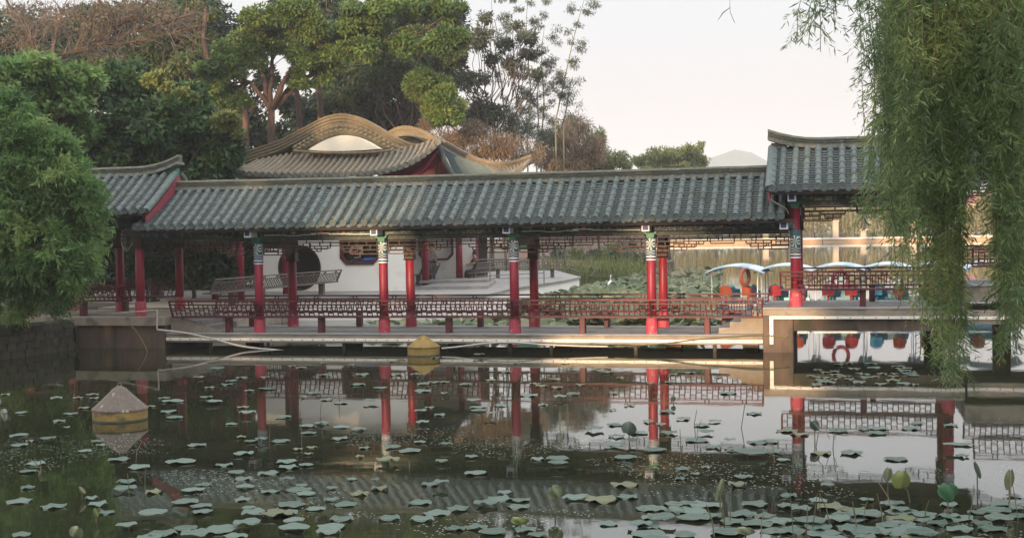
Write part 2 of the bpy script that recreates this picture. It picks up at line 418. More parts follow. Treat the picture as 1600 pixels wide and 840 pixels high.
    def mesh(s, name, mats, smooth=False):
        me = bpy.data.meshes.new(name)
        me.from_pydata(s.v, [], s.f)
        for m in (mats if isinstance(mats, (list, tuple)) else [mats]): me.materials.append(m)
        if isinstance(mats, (list, tuple)) and len(mats) > 1: me.polygons.foreach_set('material_index', s.m)
        if smooth: me.polygons.foreach_set('use_smooth', [True] * len(me.polygons))
        me.update()
        return me

def link(name, me, parent=None, loc=(0, 0, 0), rotz=0.0):
    o = bpy.data.objects.new(name, me); COL.objects.link(o)
    if parent: o.parent = parent
    o.location = loc; o.rotation_euler = (0, 0, rotz)
    return o
def obj(name, mb, mats, parent=None, loc=(0, 0, 0), rotz=0.0, smooth=False):
    if smooth == 'auto':
        me = mb.mesh(name, mats, True)
        try: me.set_sharp_from_angle(angle=R(40))
        except Exception: pass
    else:
        me = mb.mesh(name, mats, smooth)
    return link(name, me, parent, loc, rotz)
def tag(o, label, cat, group=None, kind=None):
    o['label'] = label; o['category'] = cat
    if group: o['group'] = group
    if kind: o['kind'] = kind
    return o
def thing(name, label, cat, loc=(0, 0, 0), rotz=0.0, group=None):
    o = bpy.data.objects.new(name, None); COL.objects.link(o)
    o.location = loc; o.rotation_euler = (0, 0, rotz); o.empty_display_size = .2
    return tag(o, label, cat, group)
def dup(root, loc=None, rotz=None, label=None):
    c = root.copy(); COL.objects.link(c)
    if loc is not None: c.location = loc
    if rotz is not None: c.rotation_euler = (0, 0, rotz)
    if label: c['label'] = label
    for ch in root.children:
        d = ch.copy(); COL.objects.link(d); d.parent = c
        for g in ch.children:
            h = g.copy(); COL.objects.link(h); h.parent = d
    return c
def structure(name, mb, m, loc=(0, 0, 0), smooth=False):
    o = obj(name, mb, m, None, loc, 0, smooth); o['kind'] = 'structure'; return o

# foliage -------------------------------------------------------------
def unit(a): return a / np.maximum(np.linalg.norm(a, axis=-1, keepdims=True), 1e-9)
def rdir(n): return unit(RNG.normal(size=(n, 3)))
def leaf_mesh(name, P, A, B, Ln, Wd, tone, m):
    n = len(P)
    A = unit(A); B = unit(B)
    Ln = np.broadcast_to(Ln, (n,))[:, None]; Wd = np.broadcast_to(Wd, (n,))[:, None]
    V = np.empty((n, 4, 3), np.float32)
    V[:, 0] = P; V[:, 1] = P + A * Ln * .45 + B * Wd / 2; V[:, 2] = P + A * Ln; V[:, 3] = P + A * Ln * .45 - B * Wd / 2
    me = bpy.data.meshes.new(name)
    me.vertices.add(n * 4); me.vertices.foreach_set('co', V.reshape(-1))
    me.loops.add(n * 4); me.loops.foreach_set('vertex_index', np.arange(n * 4, dtype=np.int32))
    me.polygons.add(n); me.polygons.foreach_set('loop_start', np.arange(0, n * 4, 4, dtype=np.int32))
    me.update(calc_edges=True)
    at_ = me.attributes.new('tone', 'FLOAT', 'POINT')
    at_.data.foreach_set('value', np.repeat(np.clip(tone, 0, 1), 4).astype(np.float32))
    me.materials.append(m)
    return me
def crown_points(clusters, n, sub=10, subr=.42, fill=.55):
    """clusters: (cx,cy,cz,rx,ry,rz). Leaves sit in small tufts spread over each cluster's shell."""
    vol = np.array([(c[3] * c[4] * c[5]) ** (2 / 3.) for c in clusters]); vol = vol / vol.sum()
    Ps, Ds, Ts = [], [], []
    for c, f in zip(clusters, vol):
        k = max(20, int(n * f)); C = np.array(c[:3]); Rr = np.array(c[3:6])
        d = rdir(sub); rr = RNG.uniform(fill, 1.0, (sub, 1))
        sc_ = C + d * rr * Rr * (1 - subr * .6)
        tt = RNG.uniform(0, 1, sub) * .6 + RNG.uniform(0, .25)
        idx = RNG.integers(0, sub, k)
        dd = rdir(k); q = RNG.uniform(.25, 1, (k, 1)) ** .5
        P = sc_[idx] + dd * q * Rr * subr * RNG.uniform(.75, 1.2, sub)[idx][:, None]
        Ps.append(P); Ds.append(unit(dd * .6 + (P - C) / Rr)); Ts.append(tt[idx] + RNG.uniform(-.15, .3, k))
    return np.concatenate(Ps), np.concatenate(Ds), np.concatenate(Ts)
def crown(name, clusters, n, L, W, m, parent, droop=.2, sub=10, subr=.42, flat=.5, fill=.55):
    P, D, T = crown_points(clusters, n, sub, subr, fill)
    k = len(P)
    A = unit(D * .7 + rdir(k) * .8 + np.array([0, 0, -droop]))
    nr = unit(D * .7 + np.array([0, 0, flat]) + rdir(k) * .6)
    B = np.cross(A, nr)
    s = RNG.uniform(.7, 1.3, k)
    return link(name, leaf_mesh(name, P, A, B, L * s, W * s, T, m), parent)
def spray_crown(name, clusters, n, L, W, m, parent, length=(.2, .52), per=12):
    """arching sprays of narrow leaves springing from inside each cluster and drooping at the tip"""
    vol = np.array([c[3] * c[5] for c in clusters]); vol = vol / vol.sum(); Ps, As, Ts = [], [], []
    for c, f in zip(clusters, vol):
        k = max(6, int(n * f)); C = np.array(c[:3]); Rr = np.array(c[3:6]); tb = RNG.uniform(-.1, .4)
        nb = max(4, k // 16); bd = unit(rdir(nb) + np.array([0, -.25, .25])); bi = RNG.integers(0, nb, k)      # boughs: sprays gather into tufts
        bt = RNG.uniform(.35, 1.05, nb)[bi][:, None]; d = unit(bd[bi] + rdir(k) * .42); st = C + bd[bi] * Rr * bt * .8 + rdir(k) * Rr * .16
        ln = RNG.uniform(*length, k)[:, None]; q = np.linspace(.05, 1, per)
        g = unit(d * np.array([1, 1, .7]) + rdir(k) * .55)
        tt = tb + RNG.uniform(0, .45, nb)[bi] + RNG.uniform(-.1, .15, k)
        for t in q:
            Ps.append(st + g * ln * t + np.array([0, 0, -1]) * ln * (t ** 2) * .22)
            As.append(unit(g * (1 - t * .4) + rdir(k) * .75 + np.array([0, 0, -.15 - .3 * t]))); Ts.append(tt + RNG.uniform(-.12, .2, k))
    P = np.concatenate(Ps); A = np.concatenate(As); T = np.concatenate(Ts); s_ = RNG.uniform(.6, 1.25, len(P))
    return link(name, leaf_mesh(name, P, A, np.cross(A, rdir(len(P))), L * s_, W * s_, T, m), parent)
def limb(mb, a, b, r0, r1, wob=.08, k=5, n=6, sag=0.0):
    a, b = Vector(a), Vector(b); ln = (b - a).length
    pts = []; rs = []
    for i in range(k + 1):
        t = i / k; p = a.lerp(b, t)
        if 0 < i < k: p = p + Vector((random.uniform(-1, 1), random.uniform(-1, 1), random.uniform(-.5, .5))) * wob * ln * .5
        p.z -= sag * math.sin(math.pi * t) * ln
        pts.append(p); rs.append(r0 + (r1 - r0) * t)
    mb.tube(pts, rs, n); return pts

# ================================================================== SETTING
structure('water', MB().add([(-480, -80, 0), (980, -80, 0), (980, 1880, 0), (-480, 1880, 0)], [(0, 1, 2, 3)]), MT['water'])
HALL = Vector((-4.1, 51.8, 0))               # hall frame: u = 0 at the right end of its white front wall
TERR = .85
def hw(u, v, z=0): return HALL + AX * u + AY * v + Vector((0, 0, z))
def land(name, pts, ztop, m, zb=-1.2):
    mb = MB(); mb.slab([(p[0], p[1]) for p in pts], zb, ztop)
    return structure(name, mb, m)
# wooded land behind the hall, left land, far hill, far shore, near bank
land('ground', [(-120, 39.6), (-15.5, 39.6), (-13.2, 47), (-12, 62), (-4, 63), (3.6, 88.5), (9.0, 92), (12, 100), (13, 125), (8, 190), (-120, 190)], .62, MT['ground'])
land('left_bank', [(-60, 10), (-17, 10), (-14.6, 33.5), (-13.3, 36.2), (-12.35, 37.7), (-13, 39.9), (-60, 39.9)], .42, MT['ground'])
land('near_bank', [(-40, -18), (40, -18), (40, 5), (-40, 5)], 1.4, MT['ground'])
land('right_bank', [(6.9, 5.1), (40, 5.1), (40, 19), (9.4, 19), (6.9, 15.8)], .5, MT['ground'])
# hill far across the lake
mb = MB(); n = 60
hv = []
for i in range(n + 1):
    x = -200 + 1150 * i / n
    h = 86 * math.exp(-((x - 247) / 110) ** 2) + 40 * math.exp(-((x - 530) / 175) ** 2) + 5 * math.sin(x * .026) + 2.5 * math.sin(x * .1)
    hv.append((x, max(h, 4)))
vs = []
for x, h in hv: vs += [(x, 1450, -2), (x, 1560, h), (x, 1720, h * .6), (x, 1800, -2)]
fs = []
for i in range(n):
    for j in range(3): fs.append((i * 4 + j, (i + 1) * 4 + j, (i + 1) * 4 + j + 1, i * 4 + j + 1))
mb.add(vs, fs)
structure('hill', mb, MT['hill'], smooth=True)

# ================================================================== THE COVERED WALKWAY
ORG = Vector((.055, 35.1, 0))
WID = 2.31
def lw(u, v, z=0): return ORG + AX * u + AY * v + Vector((0, 0, z))
PITCH = .29
EV, EZ, TV, TZ = -.70, 3.33, 1.02, 4.42      # eave and top of the tiled slope
def slope(t): return EV + (TV - EV) * t, EZ + (TZ - EZ) * (.84 * t + .16 * t * t)
def tile_row_mesh():
    mb = MB(); nt_ = 7; rows = []
    for k in range(nt_):
        for (dt, r_) in ((.0, .090), (.93, .070)):
            v, z = slope((k + dt) / nt_); rows.append((v, z + .02, r_))
    vs = []; fs = []
    for v, z, r_ in rows:
        for j in range(6):
            a = math.pi * j / 5; vs.append((r_ * math.cos(a), v - .4 * r_ * math.sin(a), z + r_ * .92 * math.sin(a)))
    for i in range(len(rows) - 1):
        for j in range(5): fs.append((i * 6 + j, i * 6 + j + 1, (i + 1) * 6 + j + 1, (i + 1) * 6 + j))
    mb.add(vs, fs)
    return mb.mesh('barrel_tile_row', MT['tile'])
def pan_row_mesh():
    mb = MB(); nc = 17
    vs = []; fs = []
    for k in range(nc):
        for (t, dz_) in ((k / nc, .034), ((k + 1.15) / nc, .004)):
            v, z = slope(min(t, 1.0))
            for j in range(4):
                x = -.13 + .26 * j / 3; vs.append((x, v, z + dz_ - (.03 if j in (1, 2) else 0)))
        o = k * 8
        for j in range(3): fs.append((o + j, o + j + 1, o + 4 + j + 1, o + 4 + j))
        if True:
            b = len(vs)
            # riser at the course's lower edge
    mb.add(vs, fs)
    # drip tile hanging at the eave
    v, z = slope(0)
    mb.add([(-.12, v - .02, z + .03), (-.06, v - .02, z + .0), (.06, v - .02, z + .0), (.12, v - .02, z + .03), (.07, v - .035, z - .05), (0, v - .04, z - .085), (-.07, v - .035, z - .05)], [(0, 6, 5, 4, 3, 2, 1)])
    return mb.mesh('pan_tile_row', MT['pan'])
def cap_mesh():
    mb = MB(); n = 12; vs = []; fs = []
    for y, r_ in ((0, .092), (-.035, .092), (-.035, .07), (-.022, .056), (-.022, .02), (-.035, .0)):
        for j in range(n):
            a = 2 * math.pi * j / n; vs.append((r_ * math.cos(a), y, .0 + r_ * math.sin(a)))
    for i in range(5):
        for j in range(n): fs.append((i * n + j, i * n + (j + 1) % n, (i + 1) * n + (j + 1) % n, (i + 1) * n + j))
    mb.add(vs, fs)
    return mb.mesh('eave_cap', MT['tile'])
ROWM, PANM, CAPM = tile_row_mesh(), pan_row_mesh(), cap_mesh()

def sweep_ridge(mb, path, prof):
    """path: (u, z) points; prof: (v, dz) outline swept along it"""
    k = len(prof); vs = []; fs = []
    for u, z in path:
        for v, d in prof: vs.append((u, v, z + d))
    for i in range(len(path) - 1):
        for j in range(k):
            jj = (j + 1) % k; fs.append((i * k + j, i * k + jj, (i + 1) * k + jj, (i + 1) * k + j))
    fs.append(tuple(range(k - 1, -1, -1))); fs.append(tuple((len(path) - 1) * k + j for j in range(k)))
    mb.add(vs, fs)

def roof(root, u0, u1, dz, upl=0.0, upr=0.0, boards=(False, False)):
    """tiled gable roof between u0 and u1"""
    mid = WID / 2
    prof = [slope(i / 6) for i in range(7)]
    mb = MB()
    pts = [(v, z - .03) for v, z in prof] + [(mid, TZ + .05)] + [(2 * mid - v, z - .03) for v, z in reversed(prof)]
    low = [(v, z - .10) for v, z in pts]
    n = len(pts); vs = []
    for u in (u0, u1):
        vs += [(u, v, z) for v, z in pts] + [(u, v, z) for v, z in low]
    fs = []
    for i in range(n - 1):
        fs.append((i, 2 * n + i, 2 * n + i + 1, i + 1)); fs.append((n + i, n + i + 1, 3 * n + i + 1, 3 * n + i))
        fs.append((i, i + 1, n + i + 1, n + i)); fs.append((2 * n + i, 3 * n + i, 3 * n + i + 1, 2 * n + i + 1))
    fs.append((0, n, 3 * n, 2 * n)); fs.append((n - 1, 3 * n - 1, 4 * n - 1, 2 * n - 1)) if False else fs.append((n - 1, 2 * n + n - 1, 3 * n + n - 1, n + n - 1))
    mb.add(vs, fs)
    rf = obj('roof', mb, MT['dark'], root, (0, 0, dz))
    cnt = int(round((u1 - u0) / PITCH)); p = (u1 - u0) / cnt
    for i in range(cnt + 1):
        u = u0 + i * p
        if i == 0: u += .06
        if i == cnt: u -= .06
        jz = random.uniform(-.014, .014)
        link('barrel_tile_row', ROWM, rf, (u + random.uniform(-.008, .008), 0, jz), random.uniform(-.013, .013))
        v, z = slope(0)
        link('eave_cap', CAPM, rf, (u, v - .045, z + .045 + jz))
        if i < cnt: link('pan_tile_row', PANM, rf, (u0 + (i + .5) * p, 0, 0))
    k_ = int(12 * (u1 - u0)); tt = RNG.uniform(0, 1, k_) ** 1.3; Pl = np.stack([RNG.uniform(u0, u1, k_), EV + (TV - EV) * tt, EZ + (TZ - EZ) * (.84 * tt + .16 * tt * tt) + RNG.uniform(.03, .09, k_)], 1)
    Al = unit(rdir(k_) * np.array([1, .8, .25])); ll = link('fallen_leaves', leaf_mesh('fallen_leaves', Pl, Al, np.cross(Al, unit(rdir(k_) * .5 + np.array([0, -.4, .9]))), RNG.uniform(.05, .11, k_), .045, RNG.uniform(0, 1, k_), LM['dry']), rf); ll['kind'] = 'stuff'
    # back slope as corrugated rows seen by nobody but the lake
    mb = MB()
    for i in range(cnt + 1):
        u = u0 + i * p
        mb.tube([(u, 2 * mid - v, z + .03) for v, z in prof], .09, 6)
    b = obj('rear_tile_rows', mb, MT['tile'], rf); b['kind'] = 'stuff'
    # ridge of stacked courses, ends swept up
    N = max(16, int((u1 - u0) / .35)); ext = .12
    def path(zb):
        r_ = []
        for i in range(N + 1):
            u = u0 - ext * (upl > 0) + (u1 - u0 + ext * ((upl > 0) + (upr > 0))) * i / N
            z = zb + random.uniform(-.004, .004) - .02 * math.sin(math.pi * i / N) * min(1, (u1 - u0) / 10)
            if upl: z += upl * max(0, 1 - (u - u0 + ext) / 1.3) ** 2
            if upr: z += upr * max(0, 1 - (u1 + ext - u) / 1.3) ** 2
            r_.append((u, z))
        return r_
    zr = TZ - .02
    for (a, b_, h0, h1, mm) in ((.24, .24, 0, .075, 'mortar'), (.14, .14, .075, .115, 'ridge'), (.10, .10, .115, .15, 'pan'), (.125, .125, .15, .185, 'ridge'), (.09, .09, .185, .205, 'pan'), (.13, .13, .205, .232, 'mortar'), (.145, .08, .232, .285, 'ridge')):
        mb = MB(); sweep_ridge(mb, path(zr), [(mid - a, h0), (mid + a, h0), (mid + b_, h1), (mid - b_, h1)])
        obj('ridge_course', mb, MT[mm], rf)
    for (flag, u, sgn) in ((boards[0], u0, -1), (boards[1], u1, 1)):
        if not flag: continue
        mb = MB(); d = .36
        up = [(v, z - .12) for v, z in prof] + [(mid, TZ - .03)] + [(2 * mid - v, z - .12) for v, z in reversed(prof)]
        n2 = len(up); x0, x1 = (u - .005, u + .045) if sgn > 0 else (u - .045, u + .005)
        vs = []
        for x in (x0, x1):
            vs += [(x, v, z) for v, z in up] + [(x, v, z - d * (1.05 - .62 * min(1, abs(v - mid) / 1.8))) for v, z in up]
        fs = []
        for i in range(n2 - 1):
            fs += [(i, i + 1, n2 + i + 1, n2 + i), (2 * n2 + i, 3 * n2 + i, 3 * n2 + i + 1, 2 * n2 + i + 1), (i, 2 * n2 + i, 2 * n2 + i + 1, i + 1), (n2 + i, n2 + i + 1, 3 * n2 + i + 1, 3 * n2 + i)]
        fs += [(0, n2, 3 * n2, 2 * n2)]
        mb.add(vs, fs)
        obj('bargeboard', mb, MT['board'], rf)
        mb = MB(); mb.tube([(u + sgn * .03, v, z + .03) for v, z in prof], .085, 8)
        mb.tube([(u + sgn * .03, 2 * mid - v, z + .03) for v, z in prof], .085, 8)
        obj('verge_tile_row', mb, MT['tile'], rf)
        # ornament under the upturned ridge end
        mb = MB(); mb.prism([(0, 0), (.0, -.30), (-sgn * .12, -.40), (-sgn * .30, -.34), (-sgn * .34, 0)], -.09, .09)
        obj('ridge_end_ornament', mb, MT['green'] if sgn > 0 else MT['mortar'], rf, (u + sgn * .04, mid, zr + .08 + (upr if sgn > 0 else upl) * .35))
    return rf

# shared meshes for the frame
def column_mesh():
    mb = MB(); k = 20
    return mb.lathe([(.122, 0), (.122, 1.2), (.116, 2.78)], k).mesh('column', MT['red'], True)
def pedestal_mesh():
    mb = MB(); mb.lathe([(.165, 0), (.162, .02), (.156, .30), (.142, .40), (.13, .415)], 12)
    return mb.mesh('pedestal', MT['red_pale'])
def collar_mesh():
    return MB().lathe([(.129, 0), (.129, .58), (.124, .60)], 24).mesh('painted_collar', MT['collar'], True)
def band_mesh():
    mb = MB(); mb.mi = 0; mb.lathe([(.132, 0), (.132, .03)], 24); mb.mi = 1; mb.lathe([(.1325, .032), (.1325, .072)], 24); mb.mi = 0; mb.lathe([(.132, .074), (.132, .10)], 24)
    return mb.mesh('collar_band', [MT['whitepaint'], MT['blue']])
def shaded_collar_mesh():
    mb = MB(); mb.bbox(-.145, .145, -.145, .145, 0, .60, .02); mb.bbox(-.165, .165, -.165, .165, -.03, .0, .01)
    return mb.mesh('column_head', MT['brownwood'])  # dark brown box stands in for the painted collar in shade
def bracket_mesh():
    mb = MB(); mb.prism([(-.17, 0), (.17, 0), (.15, -.05), (.10, -.08), (.09, -.16), (-.09, -.16), (-.10, -.08), (-.15, -.05)], -.155, -.08)
    return mb.mesh('bracket', MT['green'])
COLM, PEDM, COLLM, BANDM, SHADECOLLM, BRKM = column_mesh(), pedestal_mesh(), collar_mesh(), band_mesh(), shaded_collar_mesh(), bracket_mesh()
BEAMEND = None
def beamend_mesh():
    mb = MB(); mb.mi = 0; mb.bbox(-.1, .1, -.56, -.0, -.1, .1, .012)
    mb.mi = 1
    mb.box(-.068, .068, -.568, -.555, -.068, .068)
    return mb.mesh('beam_end', [MT['whitepaint'], MT['blue']])
BEAMEND = beamend_mesh()

def frame_column(root, u, v, z0, front=True, dark=False):
    c = link('column', COLM, root, (u, v, z0))
    link('pedestal', PEDM, c)
    if front:
        link('painted_collar', COLLM, c, (0, 0, 1.97)); link('collar_band', BANDM, c, (0, 0, 1.87)); link('bracket', BRKM, c, (0, 0, 2.60))
    else:
        link('column_head', SHADECOLLM, c, (0, 0, 1.92))
    return c

def hanging_lattice_mesh(Lb):
    mb = MB(); h = Lb / 2; t = .028
    def hz(x0, x1, z): mb.box(x0, x1, -t / 2, t / 2, z - t / 2, z + t / 2)
    def vt(x, z0, z1): mb.box(x - t / 2, x + t / 2, -t / 2 + .002, t / 2 - .002, z0 + t / 2, z1 - t / 2)
    hz(-h, h, -.02)
    hz(-h, h, -.13)
    for s in (-1, 1):
        def H(a, b, z): hz(min(s * a, s * b), max(s * a, s * b), z)
        H(h, h - .75, -.36); H(h, h - .42, -.25); H(h - .42, h - 1.05, -.21) ; H(h - .55, h - .95, -.29)
        for x, a, b in ((h, -.36, -.02), (h - .2, -.25, -.13), (h - .42, -.36, -.13), (h - .75, -.36, -.21), (h - .55, -.29, -.21), (h - .95, -.29, -.21), (h - 1.05, -.21, -.13), (h - .3, -.13, -.02), (h - .8, -.13, -.02), (h - .62, -.36, -.29)):
            vt(s * x, a, b)
    for x in (-.3, 0, .3): vt(x, -.13, -.02)
    hz(-.3, .3, -.2); vt(-.3, -.2, -.13); vt(.3, -.2, -.13)
    return mb.mesh('hanging_lattice', MT['brownwood'])
HLM = {}
def hanging(root, ua, ub, v, z):
    Lb = round(ub - ua - .32, 2)
    if Lb not in HLM: HLM[Lb] = hanging_lattice_mesh(Lb)
    link('hanging_lattice', HLM[Lb], root, ((ua + ub) / 2, v, z))

def scroll_mesh(Lb, kind):
    """thin raised gilt outline and flowers on a beam's face"""
    mb = MB(); y = -.004
    def pl(pts, w_=.016):
        for a, b in zip(pts[:-1], pts[1:]): mb.bar((a[0], y, a[1]), (b[0], y, b[1]), .012, w_, up=(0, 0, 1))
    def flower(x, z, r_, mi):
        mb.mi = mi; n = 8
        P = [(x + r_ * (1.0 if i % 2 == 0 else .62) * 1.5 * math.cos(math.pi * 2 * i / 16), z + r_ * (1.0 if i % 2 == 0 else .62) * math.sin(math.pi * 2 * i / 16)) for i in range(16)]
        mb.prism(P, -.016, -.002)
    h = Lb / 2
    if kind == 0:
        mb.mi = 0
        pl([(-h, -.05), (-h + .55, -.05), (-h + .68, -.075), (-h + 1.0, -.075), (-h + 1.12, -.05), (-h + 1.5, -.05), (-.2, -.02), (.3, -.02), (h - 1.2, -.045), (h - .7, -.045), (h - .55, -.06), (h, -.06)])
        flower(-h + .85, .0, .05, 1); flower(.1, .02, .045, 2); flower(h - .8, .0, .035, 2)
    else:
        mb.mi = 3
        pl([(-.45, .0), (-.3, -.03), (-.12, -.03), (-.05, .03)], .012); pl([(.45, .0), (.3, -.03), (.12, -.03), (.05, .03)], .012)
        pl([(-h, .05), (-.9, .05), (-.8, .01), (-.6, .01)], .008); pl([(h, .05), (.9, .05), (.8, .01), (.6, .01)], .008)
        flower(0, 0, .035, 2); flower(0, 0, .018, 0)
    return mb.mesh('painted_scroll', [MT['whitepaint'], MT['gold'], MT['salmon'], MT['mortar']])

def bay_frame(root, ua, ub, dz, paint='beampaint', scroll=None, cross=True, back=True):
    um = (ua + ub) / 2; hl = (ub - ua) / 2
    b = obj('painted_beam', MB().bbox(-hl + .01, hl - .01, -.08, .08, -.09, .09, .008), MT[paint], root, (um, -.06, 3.135 + dz))
    if scroll is not None: link('painted_scroll', scroll_mesh(2 * hl - .5, scroll), b, (0, -.081, 0))['kind'] = 'stuff'
    obj('tie_beam', MB().bbox(-hl + .155, hl - .155, -.06, .06, -.055, .055, .008), MT['fringe'], root, (um, -.02, 2.975 + dz))
    hanging(root, ua, ub, -.0, 2.905 + dz)
    obj('eave_board', MB().box(-hl, hl, -.02, .02, -.05, .05), MT['brownwood'], root, (um, -.60, 3.235 + dz))
    if back:
        obj('rear_beam', MB().bbox(-hl + .01, hl - .01, -.08, .08, -.16, .09, .008), MT['brownwood'], root, (um, WID, 3.135 + dz))
        hanging(root, ua, ub, WID, 2.955 + dz)
def cross_beam(root, u, dz):
    obj('cross_beam', MB().bbox(-.09, .09, .165, WID - .205, -.11, .11, .01), MT['brownwood'], root, (u, 0, 2.82 + dz))

# ---- lattice benches ---------------------------------------------------
def bench_meshes(Lb):
    h = Lb / 2
    seat = MB(); seat.bbox(-h + .17, h - .17, -.13, .24, .405, .45, .008); seat.bbox(-h, h, -.185, -.132, .405, .45, .008)
    rail = MB()
    def P(x, s): return (x, -.14 - .20 * s, .45 + .42 * s)
    rail.bar(P(-h, 1.0), P(h, 1.0), .05, .045)
    rail.bar(P(-h, .76), P(h, .76), .035, .035)
    n = max(2, int(Lb / .9))
    for i in range(n):
        x = -h + Lb * (i + .5) / n
        for d in (-.05, .05): rail.bar(P(x + d, .77), P(x + d, .985), .028)
    for x in (-h, h): rail.bar(P(x * .995, .0), P(x * .995, 1.0), .045)
    lat = MB(); k = int(Lb / .135); st = Lb / k; t = .024
    for i in range(1, k):
        x = -h + i * st; lat.bar(P(x, .02), P(x, .745), t)
    for i in range(k):
        x0 = -h + i * st + t / 2; x1 = x0 + st - t
        for s in ((.38,) if i % 2 == 0 else (.2, .56)):
            lat.bar(P(x0, s), P(x1, s), t)
    leg = MB(); leg.bbox(-.075, .075, -.09, .12, 0, .404, .012)
    return [seat.mesh('seat', MT['maroon']), rail.mesh('top_rail', MT['maroon']), lat.mesh('lattice_back', MT['maroon']), leg.mesh('leg', MT['maroon'])]
BENCH = {}
def bench(label, p, rot, Lb, group, mat_=None, legs=(0,)):
    key = (round(Lb, 2), mat_)
    if key not in BENCH:
        ms = bench_meshes(Lb)
        if mat_:
            for m in ms: m.materials[0] = MT[mat_]
        BENCH[key] = ms
    t = thing('lattice_bench', label, 'bench', p, rot, group)
    for nme, m in zip(('seat', 'top_rail', 'lattice_back'), BENCH[key][:3]): link(nme, m, t)
    for x in legs: link('leg', BENCH[key][3], t, (x, 0, 0))
    return t

def strip(root, u0, u1, v, z, vert=None):
    """white light strip screwed to the deck edge"""
    s = obj('light_strip', MB().bbox(u0, u1, -.012, .012, -.036, .036, .004), MT['strip'], root, (0, v, z))
    mb = MB(); u = u0 + .14
    while u < u1:
        mb.lathe([(.016, 0), (.016, .012), (.008, .02)], 6, (0, 0, 0)); k = len(mb.v) - 18
        for q in range(k, len(mb.v)):
            x, y, zz = mb.v[q]; mb.v[q] = (x + u, -.012 - zz, y)
        u += .30
    o = obj('screw_studs', mb, MT['stud'], s); o['kind'] = 'stuff'
    return s

# ---- main low section --------------------------------------------------
DK = .43
cw = thing('covered_walkway', 'long low covered walkway with grey tiled roof and red columns standing over the pond', 'covered walkway', ORG, -THETA)
UL, UR = -9.85, 6.40
obj('deck', MB().bbox(UL, UR, -.36, WID + .42, DK - .03, DK, .012), MT['deckfloor'], cw)
obj('deck_edge_beam', MB().bbox(UL, UR, -.34, WID + .38, DK - .25, DK - .034, .012), MT['concrete'], cw)
strip(cw, UL, UR, -.355, DK - .165)
for u in (-8.6, -6.9, -4.7, -2.6, -.1, 1.0, 3.2, 5.2): 
    mb = MB(); mb.lathe([(.05, -.8), (.05, DK - .25)], 8); obj('pier', mb, MT['stonewall'], cw, (u, -.16, 0))
for u in (-8, -5, -2, 1, 4, 6):
    obj('pier', MB().bbox(-.2, .2, -.2, .2, -.9, DK - .25), MT['wetwall'], cw, (u, 1.4, 0))
roof(cw, -10.55, 6.95, 0.0)
mcols = [-7.2, -3.6, 0.0, 3.6]
for u in mcols:
    frame_column(cw, u, 0, DK); frame_column(cw, u, WID, DK, False); cross_beam(cw, u, 0)
allc = [-10.8] + mcols + [7.2]
for i in range(5):
    bay_frame(cw, allc[i], allc[i + 1], 0, ('beampaint', 'beampaint', 'beampaint', 'beampaint', 'beampaint2')[i], (None, 0, 1, 0, 1)[i])
for u in mcols + [7.2 - .2]:
    link('beam_end', BEAMEND, cw, (u - .06, 0, 3.135))
# steps at both ends
mb = MB()
for i in range(3): mb.bbox(UL + .0 + i * .30, UL + .3 + i * .30, .05, WID - .05, DK + .002, DK + .44 - i * .145, .008)
obj('steps', mb, MT['deckfloor'], cw)
mb = MB()
for i in range(4): mb.bbox(UR - .28 - i * .28, UR - i * .28, .05, WID - .05, DK + .002, DK + .60 - i * .15, .008)
obj('steps', mb, MT['deckfloor'], cw)
mb = MB(); mb.prism([(UR - 1.15, DK + .002), (UR, DK + .002), (UR, DK + .52), (UR - .2, DK + .50)], -.05, .04)
obj('stair_cheek', mb, MT['concrete'], cw)
mb = MB(); mb.prism([(UL, DK + .002), (UL + 1.5, DK + .002), (UL + 1.2, DK + .14), (UL + .3, DK + .36), (UL, DK + .36)], -.05, .04)
obj('stair_cheek', mb, MT['concrete'], cw)
names = ['first', 'second', 'third', 'fourth', 'fifth']
ends = [(-9.75, -7.2)] + [(a, b) for a, b in zip(mcols[:-1], mcols[1:])] + [(3.6, 6.40)]
where = ['beside the steps of the left pavilion', 'in front of the moon gate', 'below the octagonal window', 'in front of the white terrace corner', 'beside the steps of the right pavilion']
for i, (a, b) in enumerate(ends):
    Lb = b - a - .006
    um = (a + b) / 2
    bench('maroon pond side lattice bench %s' % where[i], lw(um, 0, DK), -THETA, Lb, 'lattice benches of the low walkway', legs=((.0,) if i else (.35,)))
    bench('maroon far side lattice bench %s' % where[i], lw(um, WID, DK), -THETA + math.pi, Lb, 'lattice benches of the low walkway', legs=((-.25,) if i else (0,)))

# ---- right pavilion (raised) -------------------------------------------
DR = .68
rp_ = thing('pavilion', 'raised right pavilion with upturned grey ridge partly behind the hanging willow', 'pavilion', ORG, -THETA)
PR0, PR1 = 6.405, 11.15
obj('deck', MB().bbox(PR0, PR1, -.42, WID + .42, DK + DR - .04, DK + DR, .012), MT['deckfloor'], rp_)
obj('deck_edge_beam', MB().bbox(PR0, PR1, -.40, WID + .40, DK + DR - .20, DK + DR - .044, .012), MT['concrete'], rp_)
obj('deck_girder', MB().bbox(PR0 + .12, PR1, -.30, WID + .3, DK + DR - .58, DK + DR - .204, .012), MT['wetwall'], rp_)
strip(rp_, PR0 + .16, PR1, -.415, DK + DR - .245)
s = obj('light_strip', MB().bbox(-.045, .045, -.012, .012, -.66, -.04, .004), MT['strip'], rp_, (PR0 + .21, -.416, DK + DR - .245))
mb = MB()
for k_ in range(2):
    mb.lathe([(.016, 0), (.016, .012)], 6); 
    for q in range(len(mb.v) - 12, len(mb.v)): x, y, zz = mb.v[q]; mb.v[q] = (x, -.012 - zz, y - .2 - .28 * k_)
o = obj('screw_studs', mb, MT['stud'], s); o['kind'] = 'stuff'
